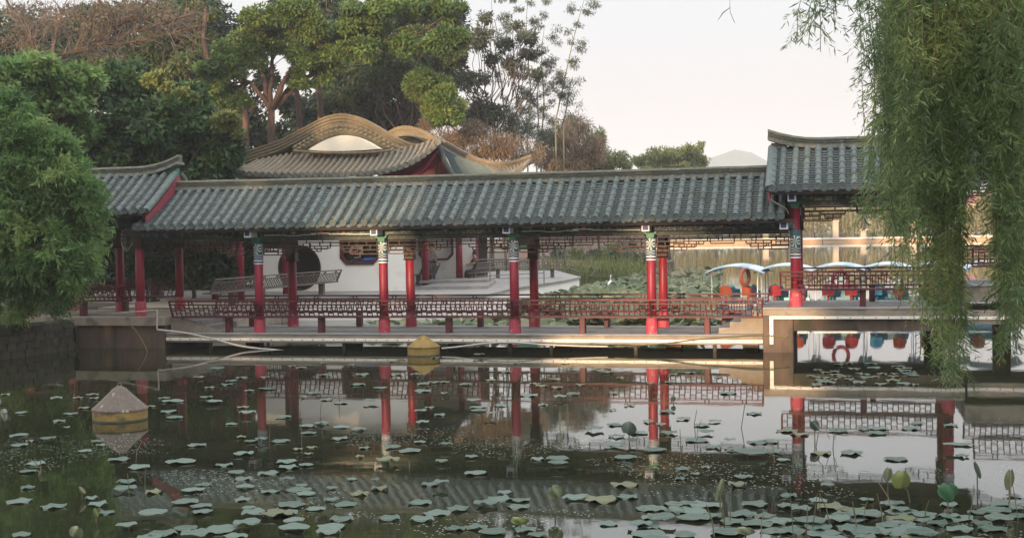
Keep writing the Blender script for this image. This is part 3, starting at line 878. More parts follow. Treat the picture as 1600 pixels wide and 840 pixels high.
obj('abutment', MB().bbox(PR0 + .002, PR0 + .74, -.38, WID + .36, -1, DK + DR - .205, .02), MT['wetwall'], rp_)
for u in (10.6,): obj('pier', MB().bbox(-.25, .25, -.2, .2, -1, DK + DR - .58), MT['wetwall'], rp_, (u, 1.9, 0))
roof(rp_, 6.62, 11.5, DR, upl=.24, upr=.2, boards=(True, False))
for u in (7.2, 10.8):
    frame_column(rp_, u, 0, DK + DR); frame_column(rp_, u, WID, DK + DR, False); cross_beam(rp_, u, DR)
    link('beam_end', BEAMEND, rp_, (u - .06, 0, 3.135 + DR))
bay_frame(rp_, 7.2, 10.8, DR, 'beampaint', 1)
# the low collar band of the shared column: painted at the low walkway's beam height
c_ = [o for o in rp_.children if o.name.startswith('column') and abs(o.location.x - 7.2) < .01 and abs(o.location.y) < .01][0]
for ch in c_.children:
    if ch.name.startswith('painted_collar'): ch.location.z = 1.97 - DR + .02
    if ch.name.startswith('collar_band'): ch.location.z = 1.87 - DR + .02
    if ch.name.startswith('bracket'): ch.location.z = 2.6
bench('maroon lattice bench on the pond side of the raised right pavilion', lw(8.83, 0, DK + DR), -THETA, 4.0, 'lattice benches of the right pavilion', legs=(-.02,))
bench('maroon lattice bench on the boat side of the raised right pavilion', lw(8.98, WID, DK + DR), -THETA + math.pi, 3.4, 'lattice benches of the right pavilion', legs=(-.1,))

# ---- third, highest section to the right --------------------------------
D3 = 1.22
tp = thing('pavilion', 'highest pavilion at the far right almost hidden behind the willow curtain', 'pavilion', ORG, -THETA)
obj('deck', MB().bbox(PR1 + .003, 19.6, -.42, WID + .42, DK + D3 - .04, DK + D3, .012), MT['deckfloor'], tp)
obj('deck_edge_beam', MB().bbox(PR1 + .003, 19.6, -.40, WID + .40, DK + D3 - .42, DK + D3 - .044, .012), MT['concrete'], tp)
obj('lower_girder', MB().bbox(PR1 + .06, 19.6, -.36, WID + .3, DK + D3 - .95, DK + D3 - .62, .012), MT['concrete'], tp)
strip(tp, PR1 + .06, 19.6, -.372, DK + D3 - .80)
for u in (12.2, 15.4): obj('pier', MB().bbox(-.2, .2, -.2, .2, -1, DK + D3 - .424), MT['wetwall'], tp, (u, 1.6, 0))
roof(tp, 11.2, 19.4, D3, upl=.2, boards=(True, False))
for u in (14.4, 18.0):
    frame_column(tp, u, 0, DK + D3); frame_column(tp, u, WID, DK + D3, False); cross_beam(tp, u, D3)
for a, b in ((10.8, 14.4), (14.4, 18.0)): bay_frame(tp, a, b, D3, 'beampaint', 1)
bench('maroon lattice bench on the pond side of the highest pavilion behind the willow', lw(12.8, 0, DK + D3), -THETA, 2.9, 'lattice benches of the highest pavilion')
bench('maroon lattice bench on the lake side of the highest pavilion behind the willow', lw(12.8, WID, DK + D3), -THETA + math.pi, 2.9, 'lattice benches of the highest pavilion')

# ---- left pavilion -------------------------------------------------------
DL = .45
lp = thing('pavilion', 'left pavilion with upturned ridge and dull red gable board above the brown wall', 'pavilion', ORG, -THETA)
obj('deck', MB().bbox(-17.0, UL - .003, -.42, WID + .5, DK + DL - .24, DK + DL, .012), MT['concrete'], lp)
obj('base_wall', MB().bbox(-12.6, UL - .06, -.30, WID + .3, -1, DK + DL - .244, .02), MT['wetwall'], lp)
roof(lp, -16.6, -10.2, DL, upr=.30, upl=.2, boards=(False, True))
for u in (-14.4, -10.8):
    frame_column(lp, u, 0, DK + DL, front=False); frame_column(lp, u, WID, DK + DL, False); cross_beam(lp, u, DL)
frame_column(lp, -12.75, WID, DK + DL, False)
bay_frame(lp, -14.4, -10.8, DL, 'fringe')
bench('dark maroon lattice bench in the shaded left pavilion', lw(-12.6, 0, DK + DL), -THETA, 3.2, 'lattice benches of the left pavilion')
bench('dark maroon lattice bench at the back of the shaded left pavilion', lw(-12.6, WID, DK + DL), -THETA + math.pi, 3.2, 'lattice benches of the left pavilion')

# ================================================================== TERRACE AND HALL
def P2(v): return (v.x, v.y)
tp_pts = [at_z(300, 466, TERR), at_z(757, 460, TERR), at_z(795, 450.5, TERR), at_z(882, 437, TERR)]
tp_pts += [Vector((3.2, 64, 0)), Vector((2.4, 75, 0)), Vector((-25, 75, 0)), Vector((-25, 56, 0)), Vector((-12.3, 49.5, 0))]
terr = thing('terrace', 'white faced stone terrace with grey paving in front of the white hall', 'terrace', (0, 0, 0))
mb = MB(); mb.slab([P2(p) for p in tp_pts], -1, TERR - .085)
obj('retaining_wall', mb, MT['white'], terr)
c0 = sum(tp_pts, Vector()) / len(tp_pts)
mb = MB(); mb.slab([P2(p + (p - c0).normalized() * .10) for p in tp_pts], TERR - .083, TERR)
obj('paving', mb, MT['deckfloor'], terr)
# low steps on the terrace
mb = MB()
for i, (a, b) in enumerate(((0, .12), (.12, .22))):
    q = [at_z(655, 452 - 5 * i, TERR), at_z(762, 451 - 6 * i, TERR), at_z(775, 442 - 2 * i, TERR), at_z(700, 443 - 2 * i, TERR)]
    mb.slab([P2(p) for p in q], TERR + a + .002, TERR + b)
obj('step', mb, MT['deckfloor'], terr)

def octagon(uc, zc, w_, h_, c):
    a, b = w_ / 2, h_ / 2
    return [(uc - a, zc - b + c), (uc - a + c, zc - b), (uc + a - c, zc - b), (uc + a, zc - b + c), (uc + a, zc + b - c), (uc + a - c, zc + b), (uc - a + c, zc + b), (uc - a, zc + b - c)]
def circle(uc, zc, r_, n=32): return [(uc + r_ * math.cos(2 * math.pi * i / n), zc + r_ * math.sin(2 * math.pi * i / n)) for i in range(n)]
def hole_range(poly, u):
    zs = []
    n = len(poly)
    for i in range(n):
        (a, za), (b, zb) = poly[i], poly[(i + 1) % n]
        if abs(a - b) < 1e-9:
            if abs(u - a) < 1e-6: zs += [za, zb]
        elif min(a, b) - 1e-9 <= u <= max(a, b) + 1e-9: zs.append(za + (zb - za) * (u - a) / (b - a))
    return min(zs), max(zs)
def holed_wall(mb, u0, u1, z0, z1, v0, v1, holes):
    br = {u0, u1}
    for h in holes: br |= {round(p[0], 6) for p in h}
    br = sorted(b for b in br if u0 <= b <= u1)
    for a, b in zip(br[:-1], br[1:]):
        if b - a < 5e-5: continue
        m = (a + b) / 2; hit = None
        for h in holes:
            us = [p[0] for p in h]
            if min(us) < m < max(us): hit = h
        def pr(za0, za1, zb0, zb1):
            mb.add([(a, v0, za0), (b, v0, zb0), (b, v0, zb1), (a, v0, za1), (a, v1, za0), (b, v1, zb0), (b, v1, zb1), (a, v1, za1)],
                   [(0, 1, 2, 3), (5, 4, 7, 6), (3, 2, 6, 7), (1, 0, 4, 5)])
        if hit is None: pr(z0, z1, z0, z1)
        else:
            e = 1e-5
            la, ha = hole_range(hit, a + e); lb, hb = hole_range(hit, b - e)
            pr(z0, la, z0, lb); pr(ha, z1, hb, z1)
def ring(mb, poly, k, v0, v1):
    cx = sum(p[0] for p in poly) / len(poly); cz = sum(p[1] for p in poly) / len(poly)
    n = len(poly); inn = [(cx + (x - cx) * k, cz + (z - cz) * k) for x, z in poly]
    vs = [(x, v0, z) for x, z in poly] + [(x, v0, z) for x, z in inn] + [(x, v1, z) for x, z in poly] + [(x, v1, z) for x, z in inn]
    fs = []
    for i in range(n):
        j = (i + 1) % n
        fs += [(i, j, n + j, n + i), (2 * n + i, 3 * n + i, 3 * n + j, 2 * n + j), (n + i, n + j, 3 * n + j, 3 * n + i), (i, 2 * n + i, 2 * n + j, j)]
    mb.add(vs, fs)

hall = thing('hall', 'white walled hall with curved brown tiled roof and ivory gable behind the walkway', 'hall', HALL, -THETA)
ucw = on_plane(562, 392, HALL, 0); ugt = on_plane(468, 418, HALL, 0)
win1 = octagon(ucw[0], 2.62, 1.62, 1.5, .26)
gate = circle(ugt[0], ugt[1], .90)
WL = on_plane(411, 420, HALL, 0)[0]
mb = MB(); holed_wall(mb, WL, 0, TERR, 4.75, 0, .26, [win1, gate])
wall = obj('wall', mb, MT['white'], hall)
mb = MB(); ring(mb, win1, .88, -.05, .20); obj('window_frame', mb, MT['winframe'], hall)
mb = MB(); ring(mb, circle(ugt[0], ugt[1], .90), .93, -.03, .30); obj('moon_gate_rim', mb, MT['brownwood'], hall)
obj('window_sill', MB().bbox(ucw[0] - .55, ucw[0] + .55, .06, .55, 1.93, 1.99, .01), MT['brownwood'], hall)
obj('corner_post', MB().bbox(.003, .17, -.02, .24, TERR, 4.7, .01), MT['red'], hall)
obj('dark_backing', MB().box(WL, -.48, 1.4, 1.5, TERR, 4.6), MT['dark'], hall)  # dark sheet added so the room behind gate and window looks unlit
obj('side_wall', MB().box(WL, WL + .2, .262, 1.39, TERR, 4.6), MT['white'], hall)
obj('ceiling', MB().box(WL, .9, -.6, 8.4, 4.76, 4.85), MT['dark'], hall)
# rear wall with the second octagonal window
u2, z2 = on_plane(681, 385, HALL, 8.0)
win2 = octagon(u2, 2.62, 1.62, 1.55, .24)
ur_, _ = on_plane(741, 400, HALL, 8.0)
mb = MB(); holed_wall(mb, u2 - 2.6, ur_, TERR, 4.75, 8.0, 8.25, [win2]); obj('rear_wall', mb, MT['white'], hall)
mb = MB(); ring(mb, win2, .9, 7.95, 8.2); obj('window_frame', mb, MT['winframe'], hall)
obj('rear_partition', MB().box(u2 - 2.6, ur_, 10.2, 10.3, TERR, 4.75), MT['dark'], hall)
for px, py, v in ((665, 449, 4.6), (718, 441, 7.3), (743, 438, 9.0), (802, 420, 12.0)):
    u, _ = on_plane(px, py, HALL, v)
    c = MB(); c.lathe([(.15, 0), (.145, 1.5), (.14, 4.0)], 16); obj('column', c, MT['red'], hall, (u, v, TERR), smooth=True)

# --- front roof
def opl(px, py, v):
    u, z = on_plane(px, py, HALL, v); return Vector((u, v, z))
def polyline(pts, n):
    """resample pixel polyline with a smooth curve"""
    pts = np.array(pts, float); d = np.r_[0, np.cumsum(np.hypot(*np.diff(pts, axis=0).T))]
    t = np.linspace(0, d[-1], n)
    x = np.interp(t, d, pts[:, 0]); y = np.interp(t, d, pts[:, 1])
    for _ in range(3):
        x[1:-1] = (x[:-2] + 2 * x[1:-1] + x[2:]) / 4; y[1:-1] = (y[:-2] + 2 * y[1:-1] + y[2:]) / 4
    return list(zip(x, y))
Ep = polyline([(362, 266), (385, 272), (450, 274), (520, 273), (590, 270), (630, 261), (660, 246), (685, 223)], 34)
Tp = polyline([(385, 257), (420, 249), (470, 240), (520, 238), (580, 237), (625, 235), (655, 230), (688, 218)], 34)
E3 = [opl(x, y, -.9) for x, y in Ep]; T3 = [opl(x, y, .95) for x, y in Tp]
hroof = thing_part = bpy.data.objects.new('roof', None)
mb = MB(); vs = []; fs = []; K = 5
for a, b in zip(E3, T3):
    for j in range(K + 1):
        t = j / K; p = a.lerp(b, t); p.z -= .10 * math.sin(math.pi * t); vs.append(p)
for a, b in zip(E3, T3):
    for j in range(K + 1):
        t = j / K; p = a.lerp(b, t); p.z -= .10 * math.sin(math.pi * t) + .1; vs.append(p)
nn = len(E3); W1 = K + 1; off = nn * W1
for i in range(nn - 1):
    for j in range(K):
        fs.append((i * W1 + j, (i + 1) * W1 + j, (i + 1) * W1 + j + 1, i * W1 + j + 1))
        fs.append((off + i * W1 + j, off + i * W1 + j + 1, off + (i + 1) * W1 + j + 1, off + (i + 1) * W1 + j))
    fs.append((i * W1, off + i * W1, off + (i + 1) * W1, (i + 1) * W1))
bpy.data.objects.remove(hroof)
mb.add(vs, fs)
hroof = obj('roof', mb, MT['pan'], hall)
for i in range(0, nn):
    for h_ in (0,):
        a = E3[i].copy(); b = T3[min(i + 2, nn - 1)].copy()
        pts = []; rs = []
        for j in range(13):
            t = j / 12; p = a.lerp(b, t); p.z -= .10 * math.sin(math.pi * t) - .025; pts.append(p + Vector((0, 0, .02))); rs.append(.10 if j % 2 == 0 else .08)
        m_ = MB(); m_.tube(pts, rs, 6); obj('barrel_tile_row', m_, MT['hall_tile'], hroof)
        m_ = MB(); m_.tube([a + Vector((0, -.07, .0)), a + Vector((0, .01, .02))], .115, 8); obj('eave_cap', m_, MT['mortar'], hroof)
# gable board, ivory panel and moulding
RT = [(368, 244), (400, 232), (440, 219), (478, 199), (508, 183), (535, 176.5), (562, 182), (590, 196), (615, 212), (640, 224), (662, 226), (682, 213)]
RTs = polyline(RT, 60)
gp = [(470, 241)] + [(x, y + 20) for x, y in RTs if 480 < x < 608] + [(612, 238)]
gb = MB(); gb.prism([on_plane(x, y, HALL, .96) for x, y in gp], .96, 1.25); obj('gable_board', gb, MT['hall_tile'], hall)
lens = polyline([(481, 234), (500, 222), (520, 213.5), (537, 210), (555, 212.5), (575, 221), (593, 232.5)], 18) + [(570, 234.5), (537, 236), (505, 235.8)]
gb = MB(); gb.prism([on_plane(x, y, HALL, .36) for x, y in lens], .36, .955); obj('gable_panel', gb, MT['ivory'], hall)
gb = MB(); gb.tube([opl(x, y, .33) for x, y in polyline([(462, 236), (500, 238.5), (537, 239.5), (575, 238.5), (612, 235)], 14)], .055, 6); obj('gable_moulding', gb, MT['hall_ridge'], hall)
# curved ridge: stacked courses
def ridge_courses(pts, v, hgt, parent, wd=.2, mats=('hall_ridge', 'hall_tile', 'hall_ridge', 'hall_tile', 'hall_ridge', 'hall_tile', 'hall_ridge')):
    base = [opl(x, y, v) for x, y in pts]
    k = len(mats)
    for i, mm in enumerate(mats):
        z0, z1 = -hgt + hgt * i / k, -hgt + hgt * (i + 1) / k
        pr = wd * (1.0 if i % 2 == 0 else .72)
        b_ = MB(); vs = []; fs = []
        for p in base:
            for (dv, dz) in ((-pr, z0), (pr, z0), (pr, z1), (-pr, z1)): vs.append((p.x, p.y + dv, p.z + dz))
        for q in range(len(base) - 1):
            for j in range(4):
                jj = (j + 1) % 4; fs.append((q * 4 + j, q * 4 + jj, (q + 1) * 4 + jj, (q + 1) * 4 + j))
        fs += [(3, 2, 1, 0), tuple(len(vs) - 4 + j for j in range(4))]
        b_.add(vs, fs); obj('ridge_course', b_, MT[mm], parent)
ridge_courses(RTs, 1.15, .44, hroof)
# scalloped fringe tiles under the curve
fr = polyline([(462, 232), (480, 221), (508, 204), (535, 197.5), (562, 203), (590, 216), (612, 230), (628, 234)], 24)
for i, (x, y) in enumerate(fr):
    for r_ in (0, 1):
        p = opl(x, y + 1 + 6.0 * r_, .92 - .10 * r_)
        m_ = MB(); m_.tube([p + Vector((0, .22, .16)), p + Vector((0, -.06, -.03)), p + Vector((0, -.07, -.035))], [.12, .135, .08], 8); obj('fringe_tile', m_, MT['hall_ridge'], hroof)
# rear slope closing the roof behind the ridge
mb = MB(); vs = []; fs = []
for x, y in RTs[::3]:
    p = opl(x, y, 1.15); vs += [(p.x, 1.15, p.z - .3), (p.x + .2, 4.5, p.z - 1.9), (p.x + .2, 4.5, p.z - 2.0), (p.x, 1.15, p.z - .5)]
for i in range(len(vs) // 4 - 1):
    for j in range(4): fs.append((i * 4 + j, i * 4 + (j + 1) % 4, i * 4 + 4 + (j + 1) % 4, i * 4 + 4 + j))
mb.add(vs, fs); obj('rear_slope', mb, MT['hall_tile'], hroof)
# raised right corner: red boards, brace, rafters below the eave
mb = MB(); mb.prism([on_plane(x, y, HALL, .5) for x, y in ((585, 277), (640, 256), (664, 243), (684, 229), (692, 240), (712, 277))], .5, .6); obj('red_boarding', mb, MT['red'], hall)
mb = MB(); mb.tube([opl(x, y, .42) for x, y in ((684, 234), (674, 248), (664, 262), (645, 276))], [.05, .07, .10, .14], 6); obj('corner_brace', mb, MT['red_pale'], hall)  # paler red paints sunlight onto the brace
for k_ in range(5):
    mb = MB(); mb.bar(opl(686, 236, .40), opl(680 + 6.5 * k_, 276, .40), .05); obj('rafter', mb, MT['maroon'], hall)
mb = MB(); mb.tube([opl(x, y, .1) for x, y in polyline([(683, 222), (690, 240), (698, 258), (710, 277)], 10)], .10, 8); obj('verge_tile_row', mb, MT['pan'], hall)
mb = MB(); mb.tube([opl(x, y, .2) for x, y in ((686, 226), (681, 218), (681, 210), (684, 205))], [.12, .1, .06, .02], 6); obj('ridge_finial', mb, MT['hall_tile'], hall)
# right wing
wing = [(685, 214), (700, 222), (720, 234), (745, 246), (770, 252), (800, 252), (831, 241)]
WS = polyline(wing, 26)
ridge_courses(WS, 1.7, .36, hroof, .16, ('hall_tile', 'hall_ridge', 'hall_tile'))
mb = MB(); mb.prism([on_plane(x, y, HALL, .9) for x, y in ((690, 230), (720, 246), (748, 256), (786, 278), (713, 278))], .9, 1.1); obj('wing_gable', mb, MT['teal'], hall)
a_ = polyline([(744, 255), (775, 262), (800, 262), (829, 250)], 14); b_ = polyline([(770, 277), (785, 278), (800, 276), (818, 262)], 14)
mb = MB(); vs = []; fs = []
for (x, y), (x2, y2) in zip(a_, b_):
    p, q = opl(x, y, 1.7), opl(x2, y2, .7); vs += [p, q, q - Vector((0, 0, .1)), p - Vector((0, 0, .1))]
for i in range(13):
    for j in range(4): fs.append((i * 4 + j, i * 4 + (j + 1) % 4, i * 4 + 4 + (j + 1) % 4, i * 4 + 4 + j))
mb.add(vs, fs); obj('wing_slope', mb, MT['pan'], hroof)
for (x, y), (x2, y2) in zip(a_, b_):
    m_ = MB(); m_.tube([opl(x, y, 1.7) + Vector((0, 0, .03)), opl(x2, y2, .7) + Vector((0, 0, .03))], .075, 6); obj('barrel_tile_row', m_, MT['hall_tile'], hroof)
# second curved roof behind
back = thing('hall', 'second hall behind showing only its orange curved ridge above the first roof', 'hall', hw(0, 7), -THETA)
bp_ = polyline([(600, 212), (612, 203), (626, 197), (642, 196.5), (660, 202), (678, 213), (694, 224)], 24)
def bopl(px, py, v):
    u, z = on_plane(px, py, hw(0, 7), v); return Vector((u, v, z))
for i, mm in enumerate(('hall_tile', 'hall_ridge', 'hall_ridge')):
    b2 = MB(); vs = []; fs = []
    for x, y in bp_:
        p = bopl(x, y, 0); pr = .22 - .03 * (i == 1)
        for (dv, dz) in ((-pr, -.45 + .15 * i), (pr, -.45 + .15 * i), (pr, -.3 + .15 * i), (-pr, -.3 + .15 * i)): vs.append((p.x, dv, p.z + dz))
    for q in range(len(bp_) - 1):
        for j in range(4): fs.append((q * 4 + j, q * 4 + (j + 1) % 4, (q + 1) * 4 + (j + 1) % 4, (q + 1) * 4 + j))
    b2.add(vs, fs); obj('ridge_course', b2, MT[mm], back)
mb = MB(); pl = [on_plane(x, y + 10, hw(0, 7), .1) for x, y in bp_]
mb.prism(pl + [(pl[-1][0], 4.9), (pl[0][0], 4.9)], .1, .4); obj('gable_board', mb, MT['hall_tile'], back)
mb = MB(); mb.box(pl[0][0], pl[-1][0], 1.2, 4.5, TERR, 4.895); obj('wall', mb, MT['white'], back)

# connecting corridor running back from the left pavilion to the moon gate
cc = thing('covered_walkway', 'short shaded corridor with red columns leading back to the moon gate', 'covered walkway', at_z(440, 462, TERR), -THETA)
o_ = Vector(cc.location)
def cl(px, py, Y):
    p = at(px, py, Y) - o_; return (p.dot(AX), p.dot(AY))
for px, Y in ((364, 48.5), (376, 46.5), (447, 50.6), (336, 47.5)):
    u, v = cl(px, 440, Y); c = MB(); c.lathe([(.13, 0), (.125, 3.2)], 16); obj('column', c, MT['red'], cc, (u, v, 0), smooth=True)
mb = MB(); mb.slab([(-3.2, -6.5), (.9, -6.5), (.9, 1.6), (-3.2, 1.6)], 3.2, 3.36); obj('roof', mb, MT['dark'], cc)
mb = MB(); mb.slab([(-3.2, -7.2), (.7, -7.2), (.7, 1.6), (-3.2, 1.6)], -1.7, -.004); obj('floor', mb, MT['concrete'], cc)
a3, b3 = at(322, 470, 42.2), at(522, 455, 51.0)
mid_ = (a3 + b3) / 2; dd = b3 - a3
bench('grey weathered lattice bench slanting up to the moon gate', (mid_.x, mid_.y, TERR), math.atan2(dd.y, dd.x), Vector((dd.x, dd.y)).length, 'grey lattice benches by the hall', 'greybench', legs=(-3, -1, 1.2, 3.6))
for (px, py, Y, rot, Ln, lb) in ((664, 446, 58.0, math.atan2(AY.y, AY.x), 2.4, 'grey lattice bench beside the standing person in jeans'),
                               (748, 439, 59.5, math.atan2(AY.y, AY.x), 2.6, 'grey lattice bench with the seated person'),
                               (820, 418, 64, -THETA, 4.0, 'dark lattice bench at the end of the hall terrace')):
    p = at(px, py, Y); bench(lb, (p.x, p.y, TERR), rot, Ln, 'grey lattice benches by the hall', 'greybench', legs=(-Ln / 3, Ln / 3))
# thin handrail at the terrace steps
hr = thing('handrail', 'thin grey steel handrail by the terrace steps', 'handrail', at(766, 446, 57))
o_ = Vector(hr.location)
for px, py in ((766, 446), (850, 432)):
    p = at(px, py, 57) - o_; mb = MB(); mb.tube([(p.x, 0, 0), (p.x, 0, 1.85 if px < 800 else 1.2)], .028, 6); obj('post', mb, MT['steel'], hr)
for z in (1.1, .75, .4):
    mb = MB(); mb.tube([(-.6, 0, z), (at(850, 432, 57).x - o_.x, 0, z + .1)], .022, 6); obj('rail', mb, MT['steel'], hr)
sg = at(820, 380, 66)
t = thing('sign', 'small plain green board hanging beyond the hall columns', 'sign', (sg.x, sg.y, sg.z), -THETA)
obj('panel', MB().bbox(-.62, .62, -.02, .02, -.22, .22, .005), MT['green'], t)
for x in (-.5, .5): obj('hanger', MB().box(x - .015, x + .015, -.01, .01, .222, 1.2), MT['steel'], t)
# pink wall and red structures along the garden behind
pw = thing('garden_wall', 'weathered pinkish garden wall on the bank behind the lotus field', 'wall', (0, 0, 0))
a, b = at(838, 395, 99), at(985, 395, 103)
dx = (b - a); n_ = 9
for i in range(n_):
    p = a + dx * (i / n_); q = a + dx * ((i + 1) / n_)
    mb = MB(); mb.bar((p.x, p.y, 2.1), (q.x, q.y, 2.1), .25, 3.2 - .002 * (i % 2)); obj('wall_panel', mb, MT['pinkwall'], pw)
    mb = MB(); mb.box(p.x - .18, p.x + .18, p.y - .2, p.y + .2, .5, 3.85); obj('post', mb, MT['pinkwall'], pw)
gr_ = at(900, 380, 108)
t = thing('house', 'low pink house with white windows beyond the garden wall', 'house', (gr_.x, 110, .6), -.1)
obj('wall', MB().box(-6, 6, 0, 6, 0, 3.9), MT['pinkwall'], t)
mb = MB(); mb.prism([(-6.6, 3.9), (6.6, 3.9), (5.6, 5.0), (-5.6, 5.0)], -.6, 6.6); obj('roof', mb, MT['teal'], t)
for i in range(4):
    f = obj('window', MB().box(-5 + i * 2.7, -3.4 + i * 2.7, -.06, -.002, 1.6, 3.2), MT['whitepaint'], t)
    obj('pane', MB().box(-4.9 + i * 2.7, -3.5 + i * 2.7, -.08, -.062, 1.7, 3.1), MT['glassdark'], f)

# ================================================================== PEOPLE AND THE EGRET
def skin_obj(name, verts, edges, radii, m, parent, sub=1):
    me = bpy.data.meshes.new(name); me.from_pydata(verts, edges, []); me.materials.append(m)
    o = link(name, me, parent)
    md = o.modifiers.new('skin', 'SKIN'); md.use_smooth_shade = True
    sd = o.modifiers.new('subdivision', 'SUBSURF'); sd.levels = sub; sd.render_levels = sub
    for v, r_ in zip(me.skin_vertices[0].data, radii):
        v.radius = (r_, r_) if not isinstance(r_, tuple) else r_
    me.skin_vertices[0].data[0].use_root = True
    return o
def person(label, loc, rotz, J, top, legm, group=None, sleeves=True, scale=1.0):
    """J: joint positions in metres, facing -y. pelvis chest neck head shL elL haL shR elR haR hipL knL anL toL ..."""
    t = thing('person', label, 'person', loc, rotz, group); t.scale = (scale,) * 3
    order = ['pelvis', 'belly', 'chest', 'neck', 'head', 'crown', 'nose', 'shL', 'elL', 'wrL', 'haL', 'shR', 'elR', 'wrR', 'haR', 'hipL', 'knL', 'anL', 'toL', 'hipR', 'knR', 'anR', 'toR']
    rad = dict(pelvis=.135, belly=.13, chest=.145, neck=.055, head=.088, crown=.075, nose=.018, shL=.062, elL=.042, wrL=.03, haL=.036, shR=.062, elR=.042, wrR=.03, haR=.036, hipL=.09, knL=.062, anL=.042, toL=.035, hipR=.09, knR=.062, anR=.042, toR=.035)
    J = dict(J); hd = Vector(J['head'])
    J.setdefault('crown', tuple(hd + Vector((0, .01, .09)))); J.setdefault('nose', tuple(hd + Vector((0, -.108, -.01))))
    V = [J[k] for k in order]; I = {k: i for i, k in enumerate(order)}
    Ed = [('pelvis', 'belly'), ('belly', 'chest'), ('chest', 'neck'), ('neck', 'head'), ('head', 'crown'), ('head', 'nose')]
    for s in 'LR': Ed += [('chest', 'sh' + s), ('sh' + s, 'el' + s), ('el' + s, 'wr' + s), ('wr' + s, 'ha' + s), ('pelvis', 'hip' + s), ('hip' + s, 'kn' + s), ('kn' + s, 'an' + s), ('an' + s, 'to' + s)]
    Rr = [rad[k] for k in order]; E_ = [(I[a], I[b]) for a, b in Ed]
    for s in 'LR':
        h = Vector(J['ha' + s]); w_ = Vector(J['wr' + s]); d = (h - w_).normalized(); sd = d.orthogonal().normalized()
        for k, (off_, ln) in enumerate(((-.032, .07), (-.011, .085), (.011, .08), (.032, .06))):
            V.append(tuple(h + sd * off_ + d * ln)); Rr.append(.009); E_.append((I['ha' + s], len(V) - 1))
        V.append(tuple(h + sd * .06 + d * .02)); Rr.append(.010); E_.append((I['ha' + s], len(V) - 1))
    skin_obj('body', V, E_, Rr, MT['skin'], t)
    ks = ['pelvis', 'belly', 'chest', 'shL', 'elL', 'shR', 'elR']
    mid = lambda a, b, q: tuple(Vector(J[a]).lerp(Vector(J[b]), q))
    q = .75 if sleeves else .25
    Vs = [J['pelvis'], J['belly'], J['chest'], J['shL'], mid('shL', 'elL', q), J['shR'], mid('shR', 'elR', q)]
    skin_obj('shirt', Vs, [(0, 1), (1, 2), (2, 3), (3, 4), (2, 5), (5, 6)], [.15, .148, .165, .078, .062, .078, .062], top, t)
    Vs = [J['pelvis'], J['hipL'], J['knL'], mid('knL', 'anL', .9), J['hipR'], J['knR'], mid('knR', 'anR', .9)]
    skin_obj('trousers', Vs, [(0, 1), (1, 2), (2, 3), (0, 4), (4, 5), (5, 6)], [.148, .105, .08, .062, .105, .08, .062], legm, t)
    mb = MB(); mb.lathe([(.097, -.02), (.103, .03), (.095, .08), (.065, .125), (.02, .145)], 14)
    obj('hair', mb, MT['hair'], t, tuple(hd + Vector((0, .022, .03))), smooth=True)
    for sgn in (-1, 1):
        mb = MB(); mb.lathe([(.003, -.009), (.011, 0), (.003, .009)], 6); obj('eye', mb, MT['hair'], t, tuple(hd + Vector((sgn * .034, -.084, .02))))
    for s in 'LR':
        a_, b_ = Vector(J['an' + s]), Vector(J['to' + s])
        mb = MB(); mb.tube([a_ + Vector((0, .03, -.03)), a_.lerp(b_, .5) + Vector((0, 0, -.02)), b_ + (b_ - a_) * .2], [.05, .05, .035], 8); obj('shoe', mb, MT['darkcloth'], t, smooth=True)
    return t
seat = dict(pelvis=(0, .05, .50), belly=(0, .04, .68), chest=(0, 0, .92), neck=(0, -.02, 1.10), head=(0, -.05, 1.22),
            shL=(-.19, 0, 1.02), elL=(-.27, -.16, .80), wrL=(-.12, -.36, .78), haL=(-.05, -.40, .78), shR=(.19, 0, 1.02), elR=(.27, -.16, .80), wrR=(.14, -.36, .78), haR=(.07, -.40, .78),
            hipL=(-.10, .0, .48), knL=(-.13, -.40, .49), anL=(-.13, -.42, .08), toL=(-.14, -.56, .04), hipR=(.10, 0, .48), knR=(.13, -.40, .49), anR=(.13, -.42, .08), toR=(.14, -.56, .04))
hp = at(557, 378, 53.0)
person('person in a dark vest over pale sleeves leaning on the sill of the octagonal window', (hp.x, hp.y + .05, hp.z - 1.24), -THETA + .1, seat, MT['paleshirt'], MT['darkcloth'])
# stool under the sitter and a waistcoat over the shirt
pv = [o for o in bpy.data.objects if o.name.startswith('person')][0]
skin_obj('waistcoat', [(0, .03, .62), (0, .02, .78), (0, -.005, .96), (-.13, 0, 1.03), (.13, 0, 1.03)], [(0, 1), (1, 2), (2, 3), (2, 4)], [.165, .165, .175, .07, .07], MT['vest'], pv)
t = thing('stool', 'plain wooden stool under the person behind the window', 'stool', (hp.x, hp.y + .10, TERR), -THETA)
zs_ = hp.z - 1.24 + .40 - TERR
obj('seat', MB().bbox(-.2, .2, -.18, .18, zs_ - .05, zs_, .01), MT['brownwood'], t)
for x in (-.15, .15):
    for y in (-.13, .13): obj('leg', MB().box(x - .02, x + .02, y - .02, y + .02, 0, zs_ - .051), MT['brownwood'], t)
bg_ = at(578, 404.5, 52.4)
mb = MB(); vs = rdir(1); 
bag = MB(); bag.lathe([(.10, 0), (.20, .02), (.22, .07), (.15, .13), (.05, .15)], 14)
for i in range(len(bag.v)): x, y, z = bag.v[i]; bag.v[i] = (x * 1.5 + random.uniform(-.02, .02), y * .8 + random.uniform(-.015, .015), z + random.uniform(-.012, .012))
tag(obj('bag', bag, MT['bluebag'], None, (bg_.x, bg_.y, 1.99), smooth=True), 'crumpled blue bag on the window sill beside the leaning person', 'bag')
